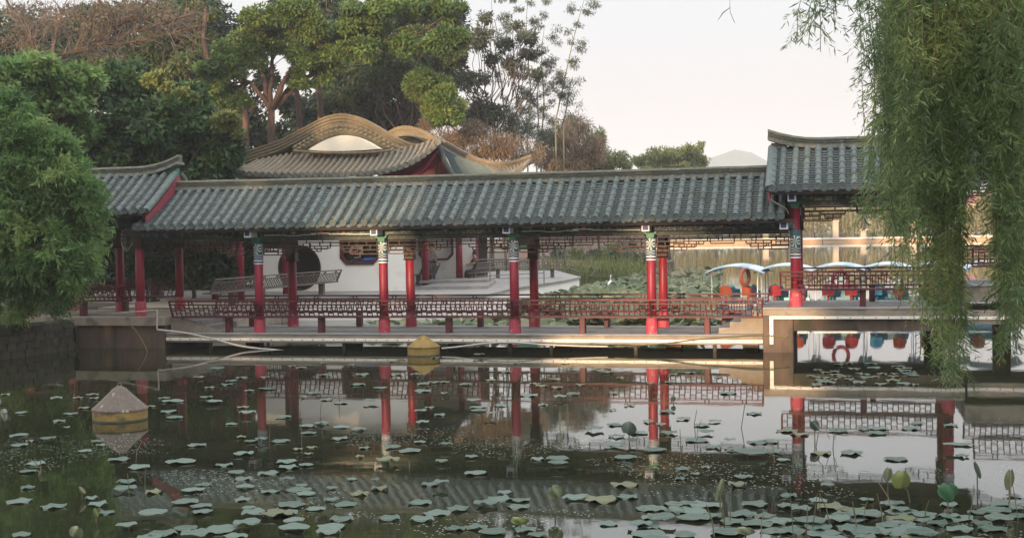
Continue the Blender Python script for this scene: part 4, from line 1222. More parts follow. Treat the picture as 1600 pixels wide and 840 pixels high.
stand = dict(pelvis=(0, 0, .92), belly=(0, .0, 1.08), chest=(0, .0, 1.30), neck=(0, -.01, 1.48), head=(0, -.03, 1.60),
             shL=(-.19, 0, 1.40), elL=(-.24, .02, 1.12), wrL=(-.20, -.14, .95), haL=(-.17, -.20, .92), shR=(.19, 0, 1.40), elR=(.25, .03, 1.12), wrR=(.26, -.03, .87), haR=(.26, -.05, .79),
             hipL=(-.09, 0, .88), knL=(-.10, -.03, .48), anL=(-.11, .03, .08), toL=(-.13, -.12, .03), hipR=(.09, 0, .88), knR=(.11, -.05, .48), anR=(.13, .0, .08), toR=(.16, -.14, .03))
p = at(676, 441, 59.5)
person('person in blue jeans and pale top standing beside a red column on the terrace', (p.x, p.y, TERR), -THETA - .5, stand, MT['paleshirt'], MT['jeans'])
p = at(738, 438, 59.3)
person('person in brown jacket sitting on the grey bench between red columns', (p.x + .15, p.y, TERR + .02), -THETA - 1.0, seat, MT['khaki'], MT['darkcloth'])

eg = at(953, 461, 63)
t = thing('egret', 'small white egret standing among the lotus plants', 'bird', (eg.x, eg.y, .22), 1.15); t.scale = (.85, .85, .9)
skin_obj('body', [(0, 0, .40), (.12, 0, .46), (-.16, 0, .34), (-.28, 0, .28), (.17, 0, .56), (.12, 0, .66), (.17, 0, .78), (.24, 0, .80)], [(0, 1), (0, 2), (2, 3), (1, 4), (4, 5), (5, 6), (6, 7)], [.10, .075, .08, .02, .032, .028, .034, .022], MT['feather'], t, 2)
mb = MB(); mb.tube([(.25, 0, .80), (.30, 0, .79), (.38, 0, .775)], [.016, .011, .003], 6); obj('beak', mb, MT['beak'], t)
for y in (-.03, .03):
    mb = MB(); mb.tube([(-.02, y, .33), (-.05, y, .17), (-.02, y, 0), (.05, y, -.01)], [.014, .01, .009, .006], 5); obj('leg', mb, MT['hair'], t)

# ================================================================== BOATS
def boat_parts():
    ms = []
    hull = MB()      # flat pontoon hull with raked bow, long axis y
    prof = [(-1.15, .20), (-1.0, .04), (.95, .04), (1.2, .26), (1.2, .46), (-1.15, .46)]
    hull.add([(x, y, z) for x in (-.78,) for y, z in prof] + [(.78, y, z) for y, z in prof], [tuple(range(5, -1, -1)), tuple(range(6, 12))] + [(i, (i + 1) % 6, 6 + (i + 1) % 6, 6 + i) for i in range(6)])
    ms.append(('hull', hull.mesh('hull', MT['boatblue'])))
    g = MB(); g.bar((-.80, -1.17, .49), (-.80, 1.22, .49), .07, .06); g.bar((.80, -1.17, .49), (.80, 1.22, .49), .07, .06); g.bar((-.76, -1.17, .49), (.76, -1.17, .49), .06, .058); g.bar((-.76, 1.22, .49), (.76, 1.22, .49), .06, .058)
    ms.append(('gunwale', g.mesh('gunwale', MT['boatwhite'])))
    for y0 in (.72,):
        cw_ = MB(); cw_.prism([(-.70, .50), (.70, .50), (.62, .86), (.5, .92), (-.5, .92), (-.62, .86)], y0, y0 + .24); ms.append(('cowl', cw_.mesh('cowl', MT['lightblue'])))
    can = MB(); n = 12; vs = []; fs = []
    for j, y in enumerate((-1.25, -.6, .6, 1.25)):
        lift = .0 if j in (1, 2) else -.05
        for i in range(n + 1):
            a = -1 + 2 * i / n; vs.append((a * 1.02, y, 1.58 + .25 * (1 - a * a) + lift))
    m_ = len(vs)
    vs += [(x, y, z - .035) for x, y, z in vs]
    for j in range(3):
        for i in range(n):
            q = j * (n + 1) + i; fs.append((q, q + 1, q + n + 2, q + n + 1)); fs.append((m_ + q, m_ + q + n + 1, m_ + q + n + 2, m_ + q + 1))
    for i in range(n): fs.append((i, m_ + i, m_ + i + 1, i + 1)); q = 3 * (n + 1) + i; fs.append((q, q + 1, m_ + q + 1, m_ + q))
    for j in range(3):
        q = j * (n + 1); fs.append((q, q + n + 1, m_ + q + n + 1, m_ + q)); q += n; fs.append((q, m_ + q, m_ + q + n + 1, q + n + 1))
    can.add(vs, fs); can.m = [1 if (f[0] % (n + 1)) in (2, 3, 7, 8) else 0 for f in fs]
    ms.append(('canopy', can.mesh('canopy', [MT['canopy'], MT['canopyblue']], True)))
    for x in (-.78, .78):
        for y in (-1.0, 1.0):
            p_ = MB(); p_.tube([(x, y, .5), (x, y, 1.2), (x * 1.05, y, 1.66)], .018, 6); ms.append(('post', p_.mesh('post', MT['boatwhite'])))
    return ms
BP = boat_parts()
def seat_mesh(m):
    s = MB()
    s.bbox(-.24, .24, -.22, .2, .0, .05, .02)
    vs = []; fs = []; n = 6
    for k, (y, z, w_) in enumerate(((.17, .05, .24), (.22, .22, .25), (.27, .38, .22), (.28, .44, .12))):
        for i in range(n + 1):
            a = -1 + 2 * i / n; vs.append((a * w_, y - .10 * a * a + .0, z))
    m_ = len(vs); vs += [(x, y + .03, z) for x, y, z in vs]
    for k in range(3):
        for i in range(n):
            q = k * (n + 1) + i; fs.append((q, q + 1, q + n + 2, q + n + 1)); fs.append((m_ + q, m_ + q + n + 1, m_ + q + n + 2, m_ + q + 1))
    s.add(vs, fs); s.bar((0, 0, -.28), (0, 0, 0), .1)
    return s.mesh('seat', m, True)
SM = {k: seat_mesh(MT[k]) for k in ('orange', 'redplastic', 'lightblue', 'boatblue')}
boats = [(1155, 44.5, ('orange', 'orange', 'lightblue', 'lightblue'), 'moored boat with pale canopy and orange seats nearest the low walkway'),
         (1231, 44.3, ('redplastic', 'orange', 'boatblue', 'lightblue'), 'moored boat with pale canopy behind the thick red pavilion column'),
         (1313, 44.0, ('redplastic', 'redplastic', 'lightblue', 'boatblue'), 'moored boat with blue striped canopy and red seats behind the pavilion bench'),
         (1388, 43.7, ('lightblue', 'orange', 'boatblue', 'lightblue'), 'moored boat with pale canopy at the edge of the willow leaves'),
         (1466, 43.5, ('orange', 'redplastic', 'lightblue', 'boatblue'), 'moored boat hidden behind the first hanging willow column'),
         (1545, 43.2, ('orange', 'orange', 'boatblue', 'lightblue'), 'moored boat seen through the gap between the willow columns')]
for px, Y, cols, lb in boats:
    Y += 2.4; p = at(px, 470, Y)
    t = thing('pedal_boat', lb, 'boat', (p.x, Y, 0), -.32 + random.uniform(-.06, .06), 'pedal boats moored behind the pavilion')
    for nme, m_ in BP: link(nme, m_, t)
    for (x, y), c in zip(((-.38, -.45), (.38, -.45), (-.38, .45), (.38, .45)), cols): link('seat', SM[c], t, (x, y, .72), math.pi).scale = (.84, .84, .84)
def torus(R_, r_, n=20, k=8):
    mb = MB(); pts = [(R_ * math.cos(2 * math.pi * i / n), 0, R_ * math.sin(2 * math.pi * i / n)) for i in range(n)]
    vs = []; fs = []
    for i in range(n):
        a = 2 * math.pi * i / n
        for j in range(k):
            b = 2 * math.pi * j / k; rr = R_ + r_ * math.cos(b); vs.append((rr * math.cos(a), r_ * math.sin(b), rr * math.sin(a)))
    for i in range(n):
        for j in range(k): fs.append((i * k + j, i * k + (j + 1) % k, ((i + 1) % n) * k + (j + 1) % k, ((i + 1) % n) * k + j))
    mb.add(vs, fs); return mb
for px, py, Y, r_, rz, lb, mm in ((1164, 433, 45.6, .28, .9, 'orange red life ring standing upright on the boat nearest the low walkway', 'orange'),
                              (1313, 437, 45.2, .29, .3, 'red life ring on the boat behind the pavilion bench', 'redplastic')):
    p = at(px, py, Y); t = torus(r_, .065); 
    tag(obj('life_ring', t, MT[mm], None, p, rz, True), lb, 'life ring')

# ================================================================== BUOYS, CABLES, PIPES
def buoy(label, p, r_, hcyl, htop, base, cone, facet=14):
    t = thing('buoy', label, 'buoy', p, random.random())
    mb = MB(); mb.lathe([(r_ * .97, -.15), (r_, -.02), (r_ * 1.0, hcyl * .8), (r_ * .99, hcyl)], 32); obj('float', mb, base, t, smooth='auto')
    mb = MB(); mb.lathe([(r_ * 1.04, hcyl + .002), (r_ * 1.03, hcyl + .03), (r_ * .62, hcyl + (htop - hcyl) * .48), (r_ * .26, hcyl + (htop - hcyl) * .86), (r_ * .12, htop - .012), (.02, htop)], facet); obj('cone', mb, cone, t, smooth=(facet > 20))
    mb = MB(); mb.lathe([(r_ * 1.004, -.05), (r_ * 1.012, -.01), (r_ * 1.012, .022), (r_ * 1.004, .03)], 32); obj('algae_band', mb, MT['stonewall'], t, smooth=True)
    mb = MB(); mb.tube([(-.03, 0, htop - .01), (-.03, 0, htop + .03), (0, 0, htop + .05), (.03, 0, htop + .03), (.03, 0, htop - .01)], .008, 6); obj('lifting_eye', mb, MT['steel'], t)
    mb = MB()
    for k_ in range(8):
        a_ = 2 * math.pi * k_ / 8; mb.lathe([(.012, 0), (.012, .012)], 6, (r_ * 1.0 * math.cos(a_), r_ * 1.0 * math.sin(a_), hcyl * .62))
    o_b = obj('rivets', mb, MT['stud'], t); o_b['kind'] = 'stuff'
    return t
b1 = at_z(188, 655, 0); buoy('weathered grey cone buoy with ochre base floating near left', b1, .455, .17, .58, MT['ochre'], MT['greycone'])
b2 = at(662, 551, 33.9); buoy('yellow cone buoy floating against the walkway edge', (b2.x, 33.9, 0), .41, .20, .50, MT['ochre'], MT['ochre'], 32)
def cable(label, pts, r_=.02, m='cable', n=6, cat='cable', name='cable'):
    P = [at(*p) if len(p) == 3 else Vector(p[1:]) for p in pts]
    # Catmull-Rom through the points
    Q = []
    for i in range(len(P) - 1):
        a, b, c, d = P[max(i - 1, 0)], P[i], P[i + 1], P[min(i + 2, len(P) - 1)]
        for k in range(6):
            t = k / 6; Q.append(.5 * ((2 * b) + (c - a) * t + (2 * a - 5 * b + 4 * c - d) * t * t + (3 * b - a - 3 * c + d) * t ** 3))
    Q.append(P[-1]); mb = MB(); mb.tube(Q, r_, n)
    return tag(obj(name, mb, MT[m], None, smooth=True), label, cat)
cable('pale pipe along the top of the left platform dropping at its corner', [(112, 489.5, 38.6), (150, 490, 38.4), (200, 487.5, 37.6), (240, 485, 36.9), (245, 486, 36.8), (245.5, 500, 36.8), (245.5, 514, 36.8), (250, 516, 36.8)], .022, cat='pipe', name='pipe')
cable('pale hose sagging from the left platform down to the water', [(247, 515, 36.7), (290, 520, 36.6), (335, 530, 36.5), (380, 541, 36.4), (430, 546.5, 36.2), (452, 548.5, 36.0)], .03)
cable('pale hose along the deck edge beside the yellow buoy', [(690, 544, 34.6), (720, 541, 34.6), (760, 536, 34.5), (800, 534.5, 34.3), (850, 538, 34.2), (900, 540, 34.1), (950, 541, 34.0)], .024)
cable('thin brown hose along the walkway edge towards the right steps', [(960, 541, 33.9), (1030, 537, 33.7), (1090, 530, 33.5), (1150, 525, 33.3), (1195, 523.5, 33.1), (1232, 527, 33.0)], .018, 'stalk')
cable('loop of pale cable hanging from the left eave', [(209, 330, 38.1), (211, 350, 38.1), (214, 362, 38.1), (206, 380, 38.1), (198, 392, 38.1), (191, 384, 38.1), (190, 368, 38.1), (195, 358, 38.1), (210, 358, 38.05), (217, 364, 38.05)], .016)
cable('pale wire curling from the corner of the right roof', [(1204, 302, 33.0), (1206, 312, 33.0), (1218, 320, 33.0), (1228, 326, 33.1), (1232, 334, 33.2)], .014)
cable('thin bent reed leaning from the left wall into the water', [(205, 508, 36.6), (215, 520, 36.4), (224, 535, 36.2), (231, 551, 36.1)], .010, 'brownstalk', cat='reed', name='reed')
# left bank: retaining wall, strip, pipes
bw = thing('retaining_wall', 'dark mossy stone wall along the left bank below the bushes', 'wall', (0, 0, 0))
wa, wb = at_z(-70, 572, 0), at_z(112, 546, 0)
dW = wb - wa; nW = Vector((dW.y, -dW.x, 0)).normalized()
rows_ = 5; Lw = dW.length
mb = MB(); mb.bar((wa.x - nW.x * .2, wa.y - nW.y * .2, .1), (wb.x - nW.x * .2, wb.y - nW.y * .2, .1), .3, 1.5); obj('backing', mb, MT['stonewall'], bw)
smesh = []
for k in range(4):
    s_ = MB(); w_, h_ = (.46, .40, .52, .36)[k], .20
    s_.bbox(-w_ / 2, w_ / 2, -.06, .10, -h_ / 2, h_ / 2, .025)
    for q in range(len(s_.v)): x, y, z = s_.v[q]; s_.v[q] = (x + random.uniform(-.015, .015), y + random.uniform(-.015, .015), z + random.uniform(-.015, .015))
    smesh.append((s_.mesh('stone', MT['stonewall']), w_))
for r_ in range(4):
    s = random.uniform(0, .2)
    while s < Lw - .2:
        m_, w_ = random.choice(smesh); p = wa + dW.normalized() * (s + w_ / 2) + nW * .0
        link('stone', m_, bw, (p.x, p.y, .09 + r_ * .21), math.atan2(dW.y, dW.x)); s += w_ + .02
cable('white light strip pipe along the top of the left bank wall', [(-60, 540, 35.1), (0, 526, 36), (40, 522, 36.6), (82, 518.5, 37.2)], .035, 'strip', cat='pipe', name='pipe')
cable('second thin pipe just below the strip on the left bank', [(-60, 545, 35.05), (0, 529, 35.95), (40, 525.5, 36.5), (80, 522, 37.1)], .018, cat='pipe', name='pipe')
cable('bent pale pipe tangled at the corner of the left platform', [(81, 512, 37.2), (84, 505, 37.3), (96, 500, 37.4), (108, 497.5, 37.5), (95, 497, 37.5), (85, 492.5, 37.4), (97, 489, 37.4)], .02, cat='pipe', name='pipe')
cable('thin grey cable strung over the left bank', [(-60, 499, 36), (0, 497.5, 36.4), (45, 496, 36.8), (86, 493, 37.2)], .014)
cable('white upright pole at the edge of the left bush', [(115, 489, 38.5), (113, 470, 38.5), (111, 448, 38.5)], .018, cat='pole', name='pole')

# ================================================================== LOTUS
def pad_mesh(seed, wav=.05, notch=.0):
    rg = random.Random(seed); n = 22; mb = MB(); vs = [(0, 0, -.02)]; fs = []
    ph = [rg.uniform(0, 6.28) for _ in range(4)]
    outl = []
    for i in range(n):
        a = 2 * math.pi * i / n
        r_ = .5 * (1 + .05 * math.sin(3 * a + ph[0]) + .045 * math.sin(5 * a + ph[1]) + .03 * math.sin(8 * a + ph[2]))
        outl.append((a, r_))
    for k, f in enumerate((.45, .82, 1.0)):
        for a, r_ in outl:
            z = (.0, .012, .006)[k] + (0, .6, 1.5)[k] * wav * math.sin(4 * a + ph[3]) * .5 + (0, .3, 1.0)[k] * wav * math.sin(7 * a + ph[1]) * .35
            if k == 2: z -= .012
            vs.append((r_ * f * math.cos(a), r_ * f * math.sin(a), z))
    for i in range(n): fs.append((0, 1 + i, 1 + (i + 1) % n))
    for k in range(2):
        for i in range(n):
            j = (i + 1) % n; fs.append((1 + k * n + i, 1 + (k + 1) * n + i, 1 + (k + 1) * n + j, 1 + k * n + j))
    mb.add(vs, fs)
    return mb
def pad_material(name, c_old, c_new, edge):
    m = bpy.data.materials.new(name); t, N, L = nodes_of(m)
    b = N['Principled BSDF']; b.inputs['Roughness'].default_value = .5; b.inputs['Specular IOR Level'].default_value = .25
    tcn = N.new('ShaderNodeTexCoord'); s = N.new('ShaderNodeSeparateXYZ'); L.new(tcn.outputs['Object'], s.inputs[0])
    def M(op, a, bb=None):
        nn_ = N.new('ShaderNodeMath'); nn_.operation = op
        for i, q in enumerate((a, bb)):
            if q is None: continue
            if isinstance(q, (int, float)): nn_.inputs[i].default_value = q
            else: L.new(q, nn_.inputs[i])
        return nn_.outputs[0]
    ang = M('ARCTAN2', s.outputs['Y'], s.outputs['X'])
    vein = M('POWER', M('ABSOLUTE', M('SINE', M('MULTIPLY', ang, 9.0))), 14.0)
    rad = M('SQRT', M('ADD', M('MULTIPLY', s.outputs['X'], s.outputs['X']), M('MULTIPLY', s.outputs['Y'], s.outputs['Y'])))
    oi = N.new('ShaderNodeObjectInfo')
    r0 = N.new('ShaderNodeMixRGB'); L.new(oi.outputs['Random'], r0.inputs[0]); r0.inputs[1].default_value = (*c_old, 1); r0.inputs[2].default_value = (*c_new, 1)
    r1 = N.new('ShaderNodeMixRGB'); L.new(M('MULTIPLY', vein, .35), r1.inputs[0]); L.new(r0.outputs[0], r1.inputs[1]); r1.inputs[2].default_value = (*[min(1, c * 1.5) for c in c_new], 1)
    g = N.new('ShaderNodeNewGeometry'); n1 = N.new('ShaderNodeTexNoise'); n1.inputs['Scale'].default_value = 9; n1.inputs['Detail'].default_value = 4; L.new(g.outputs['Position'], n1.inputs['Vector'])
    er = M('MULTIPLY', M('GREATER_THAN', M('ADD', rad, M('MULTIPLY', n1.outputs[0], .12)), .53), .7)
    r2 = N.new('ShaderNodeMixRGB'); L.new(er, r2.inputs[0]); L.new(r1.outputs[0], r2.inputs[1]); r2.inputs[2].default_value = (*edge, 1)
    L.new(r2.outputs[0], b.inputs['Base Color'])
    return m
PADMAT = pad_material('lotus_pad', (.028, .055, .037), (.082, .122, .096), (.11, .105, .055))
PADOLD = pad_material('aging_lotus_pad', (.06, .075, .035), (.10, .105, .045), (.10, .065, .03))
PADS = [pad_mesh(i, .022 + .012 * (i % 3)).mesh('lotus_leaf', PADMAT, True) for i in range(7)]
PADS_OLD = [pad_mesh(20 + i, .06).mesh('lotus_leaf', PADOLD, True) for i in range(2)]
A_ = "30,165,60 265,180,80 365,182,60 435,168,75 445,187,60 395,230,70 330,257,85 275,290,75 100,252,80 90,355,110 90,405,100 140,383,50 225,390,90 400,432,80 315,335,40 770,185,75 815,198,130 705,222,60 790,248,95 820,275,100 965,180,80 1005,210,95 1020,45,90 935,90,70 1085,103,80 1060,120,80 985,135,60 1135,88,70 1170,150,60 1140,228,70 1160,265,100 1085,305,70 920,403,115 1130,368,60 1175,387,70 1140,447,120 1050,495,120 850,480,180 560,470,130 475,405,65 455,388,70 650,508,130 595,577,120 585,615,140 720,622,100 170,490,120 130,527,105 90,665,140 250,690,150 430,655,90 460,682,115 500,718,90 870,670,160 955,588,90 905,615,130 945,690,130 950,718,120 715,745,165 595,795,130 870,795,150 1040,800,200 1135,655,115 1110,533,105 1140,560,110 1150,600,110 1165,718,85 100,822,120 700,835,150 130,602,80"
B_ = "50,140,100 40,85,60 270,160,85 225,180,50 330,190,80 400,205,90 480,120,85 585,137,85 500,75,80 540,205,95 130,272,95 310,302,85 240,315,90 245,347,90 400,318,100 480,330,90 390,375,100 115,385,115 25,388,80 260,413,65 195,425,60 245,445,40 510,415,75 640,412,100 720,430,150 485,457,55 620,487,140 145,483,130 150,507,120 60,533,130 235,497,80 145,585,90 215,592,85 200,612,140 65,620,110 235,632,110 355,604,70 355,658,90 420,680,130 165,685,160 280,700,120 100,733,190 400,748,140 180,810,180 340,808,140 450,562,65 560,587,65 580,608,105 485,632,110 815,585,110 865,600,95 770,672,140 945,703,130 1030,533,145 1080,683,140 1140,655,160 1165,628,90 1010,460,80 870,488,80 890,420,80 770,390,85 780,305,80 775,260,90 865,262,75 780,150,100 785,118,80 815,228,60 1040,225,90 1045,242,95 1020,200,90 1145,217,75 1100,272,70 880,170,50 880,108,75 1100,100,60 980,120,80 1170,60,70 935,795,120 1110,810,160 750,85,70"
C_ = "210,135,75 320,120,60 140,125,70 285,165,80 80,170,110 225,190,80 145,213,60 550,215,75 475,160,60 470,237,40 725,247,95 640,293,70 700,305,70 805,280,85 890,310,100 910,347,95 865,380,140 945,412,95 1030,425,70 480,308,90 385,333,110 490,362,100 590,345,110 735,348,110 480,405,130 570,400,110 670,427,140 530,462,130 215,478,130 215,508,120 120,468,90 800,513,95 910,508,60 790,560,75 862,540,50 530,588,150 1055,590,120 1085,555,110 1120,455,200 1140,430,160 1150,390,120 1135,255,90 950,293,80 1020,395,70 300,650,160 420,660,180 540,645,130 640,700,150 770,680,150 915,685,120 1140,680,160 1080,725,160 850,745,200 700,765,170 600,785,140 640,820,200 450,770,120 60,800,140 120,825,130 40,660,120 30,690,130 1010,810,200 810,825,150 1010,160,100"
D_ = "90,335,130 150,352,110 330,335,120 450,325,80 520,325,110 510,347,115 670,325,100 700,300,80 250,440,120 390,440,130 600,468,140 855,310,80 910,400,110 870,425,120 910,455,80 95,640,100 90,690,110 235,660,120 300,690,180 400,710,170 200,770,190 330,760,150 480,740,180 560,780,150 100,800,200 260,815,200 440,820,220 620,770,160 600,810,180 460,660,90 280,605,80 20,385,90 30,435,100 70,475,80 700,740,200 720,820,200 830,600,100 1150,640,80 1160,700,90 900,800,150 1000,770,120 560,690,100 620,715,120 800,770,140 850,735,130 160,725,130 340,730,120 520,810,140 30,760,150 380,790,150"
pads = []
for s_, ox in ((A_, 0), (B_, 400), (C_, 800), (D_, 1200)):
    for q in s_.split():
        x, y, w_ = map(float, q.split(',')); pads.append((ox + x / 3, 560 + y / 3, w_ / 3))
# small far ones under and beside the decks, and a few more in the thick patch at bottom right
for i in range(46): pads.append((random.uniform(1262, 1440), random.uniform(566, 602), random.uniform(14, 30)))
for i in range(26): pads.append((random.uniform(400, 1180), random.uniform(556, 600), random.uniform(14, 26)))
for i in range(46):
    x = random.uniform(1000, 1600); pads.append((x, random.uniform(785, 850), random.uniform(36, 66)))
for i in range(14): pads.append((random.uniform(250, 760), random.uniform(780, 850), random.uniform(40, 62)))
pads.sort(key=lambda p: -p[2] ** 2 * (p[1] - 340))
rest = MB(); LOT = 'lotus leaves floating on the pond'
for i, (x, y, w_) in enumerate(pads):
    p = at_z(x, y, .015); d = max(.13, .80 * w_ * p.y / FPX)
    z = random.uniform(.012, .03) + (random.uniform(.02, .07) if random.random() < .18 else 0)
    old = random.random() < .045
    if i < 298:
        o = bpy.data.objects.new('lotus_leaf', random.choice(PADS_OLD if old else PADS)); COL.objects.link(o)
        o.location = (p.x, p.y, z); o.scale = (d, d * random.uniform(.85, 1.1), .42); o.rotation_euler = (random.uniform(-.035, .035), random.uniform(-.035, .035), random.uniform(0, 6.28))
        if old: tag(o, 'yellowing lotus leaf with curled brown rim lying on the dark pond', 'lotus leaf', 'yellowing lotus leaves floating on the pond')
        else: tag(o, 'round wavy grey-green lotus leaf lying flat on the dark pond', 'lotus leaf', LOT)
    else:
        q = pad_mesh(i % 7 + 40); c_, s__ = math.cos(i), math.sin(i)
        rest.add([(p.x + d * (vx * c_ - vy * s__), p.y + d * (vx * s__ + vy * c_), z + vz * .3) for vx, vy, vz in q.v], q.f)
if rest.v:
    o = obj('lotus_leaves', rest, PADMAT, smooth=True); tag(o, 'smaller lotus leaves scattered on the water near the walkway', 'lotus leaves', kind='stuff')

# raised and folded leaves on stalks
def folded_leaf(label, px, py, Y, wpx, hpx, m, tilt=0.0, z0=0.0, fold=.5, group=None, lean=0.0):
    zc = .5 * hpx * 15.5 / FPX + (.06 if hpx < 16 else .16)
    c = at_z(px, py, zc); Y = c.y; w_, h_ = wpx * Y / FPX, hpx * Y / FPX
    t = thing('lotus_leaf', label, 'lotus leaf', (c.x - lean, Y, 0), 0, group)
    mb = MB(); n, k = 10, 6; vs = []; fs = []
    for i in range(n + 1):
        a = -1 + 2 * i / n
        for j in range(k + 1):
            b = j / k
            wid = math.sin(math.pi * (.12 + .82 * b)) ** .7
            x = a * w_ / 2 * wid; z = (b - .5) * h_ + .05 * h_ * math.sin(3 * a + px)
            y = fold * w_ * (1 - abs(a)) ** 1.3 * .6 + .06 * w_ * math.sin(5 * a + 4 * b)
            vs.append((x * math.cos(tilt) + z * math.sin(tilt), -y, z * math.cos(tilt) - x * math.sin(tilt)))
    for i in range(n):
        for j in range(k): q = i * (k + 1) + j; fs.append((q, q + k + 1, q + k + 2, q + 1))
    mb.add(vs, fs); obj('blade', mb, m, t, (lean, 0, c.z), smooth=True)
    mb = MB(); mb.tube([(0, 0, -.1), (lean * .4, .0, c.z * .5), (lean, .0, c.z - h_ * .3)], .008, 5); obj('stalk', mb, MT['stalk'], t)
    return t
FY = mat('yellow_green_lotus', (.17, .19, .045), (.11, .14, .035), 9, .5, 0, 20, 0, c3=(.25, .2, .08), c3scale=14, c3lo=.62)
FG = mat('fresh_green_lotus', (.05, .14, .06), (.035, .10, .045), 9, .5)
FP = mat('pale_folded_lotus', (.17, .185, .10), (.12, .14, .075), 9, .55, c3=(.22, .16, .08), c3scale=12, c3lo=.6)
FD = mat('grey_folded_lotus', (.10, .13, .105), (.07, .09, .07), 9, .6)
folded_leaf('yellow-green cupped lotus leaf raised on a stalk in the right foreground', 1408, 748, 17.6, 30, 28, FY, .25, lean=-.12)
folded_leaf('small pale folded lotus leaf just left of the yellow-green cupped one', 1387, 741, 17.9, 15, 22, FP, .2)
folded_leaf('fresh green rounded lotus leaf standing low in the right corner', 1481, 767, 16.6, 33, 26, FG, -.1)
folded_leaf('narrow rolled lotus leaf leaning at the right under the willow', 1527, 733, 17.8, 8, 28, FD, -.35)
folded_leaf('pale upright lotus bud leaf near the right edge', 1577, 748, 17.0, 16, 32, FP, .15)
folded_leaf('tall rolled yellow-brown lotus leaf standing in the foreground centre right', 1125, 763, 16.9, 10, 36, FP, .32)
folded_leaf('folded pale lotus leaf opening like a beak on the dark water', 867, 767, 16.6, 26, 20, FP, -.5)
folded_leaf('grey heart-shaped lotus leaf standing in the bright reflection', 983, 668, 21.5, 25, 20, FD, .3)
folded_leaf('folded brown lotus leaf at the lower left edge', 120, 830, 15.2, 24, 18, FP, .6)
folded_leaf('small upright yellow leaf tip at the lower left', 150, 800, 15.9, 9, 14, FY, -.4)
folded_leaf('small upright leaf shoot beside the flat pads at the left', 128, 765, 17.0, 9, 13, FP, -.6)
folded_leaf('curled green lotus leaf lying at the bottom centre', 813, 812, 15.5, 30, 11, FY, .0)
folded_leaf('curled green lotus leaf lying at the bottom right of centre', 1165, 828, 15.3, 30, 12, FP, .1)
folded_leaf('small grey folded leaf right of the column reflection', 1052, 622, 25.5, 8, 8, FD, .2)
folded_leaf('tilted dark lotus leaf standing left of the two long pads', 1273, 664, 21.5, 15, 18, FD, -.6)
def stalks(label, px, py, Y, pts, r_=.008, m='stalk'):
    b = at_z(px, py, 0); s_ = b.y / FPX
    P = [Vector((b.x + dx * s_, b.y + random.uniform(-.05, .05), -.05 if i == 0 else max(.004, -dy * s_))) for i, (dx, dy) in enumerate(pts)]
    mb = MB(); mb.tube(P, [r_ * (1 - .5 * i / len(P)) for i in range(len(P))], 5); return tag(obj('lotus_stalk', mb, MT[m]), label, 'stalk', 'bare lotus stalks standing in the pond')
SL = 'bare thin lotus stalk standing in the pond'
for px, py, h_, ln in [(185 / 3, 740, 24, 3), (605 / 3, 785, 46, -2), (678 / 3, 766, 36, 4), (655 / 3, 808, 30, -2), (632 / 3, 722, 34, 12), (530, 626, 26, 0), (500, 652, 34, 6), (471, 700, 60, 0), (806, 700, 28, -6), (1088, 690, 36, 8), (1063, 695, 26, 0), (1134, 822, 70, -14), (1140, 815, 56, 4), (1117, 838, 50, -12), (1270, 828, 60, 6), (1240, 840, 72, -6), (1297, 820, 50, -16), (1340, 832, 50, -8), (1350, 812, 34, 10), (1380, 815, 44, -8), (1395, 802, 54, -24), (1282, 798, 36, 0), (1260, 838, 48, 2), (1446, 810, 30, 4), (1590, 812, 60, -8), (1575, 790, 50, 6), (1188, 838, 40, 6), (420, 690, 30, 3), (640, 730, 22, -3), (995, 700, 26, 2), (1210, 720, 30, -4)]:
    stalks(SL, px, py, 0, [(0, 0), (ln * .3, -h_ * .5), (ln, -h_)], random.uniform(.005, .009), random.choice(('stalk', 'stalk', 'brownstalk')))
for px, py, pts in ((1275, 698, [(0, 0), (4, -22), (14, -34), (22, -12)]), (1300, 700, [(0, 0), (5, -28), (9, -30), (3, -14)]), (1158, 668, [(0, 0), (6, -34), (19, -76)]), (1087, 680, [(0, 0), (-2, -20), (3, -40)]), (60, 742, [(0, 0), (3, -10), (-4, -22)]), (1510, 812, [(0, 0), (8, -30), (14, -54)]), (806, 735, [(0, 0), (3, -20), (12, -34)])):
    tag(stalks('x', px, py, 0, pts, .007), 'bent lotus stalk with a broken tip over the water', 'stalk', 'bent lotus stalks over the pond')

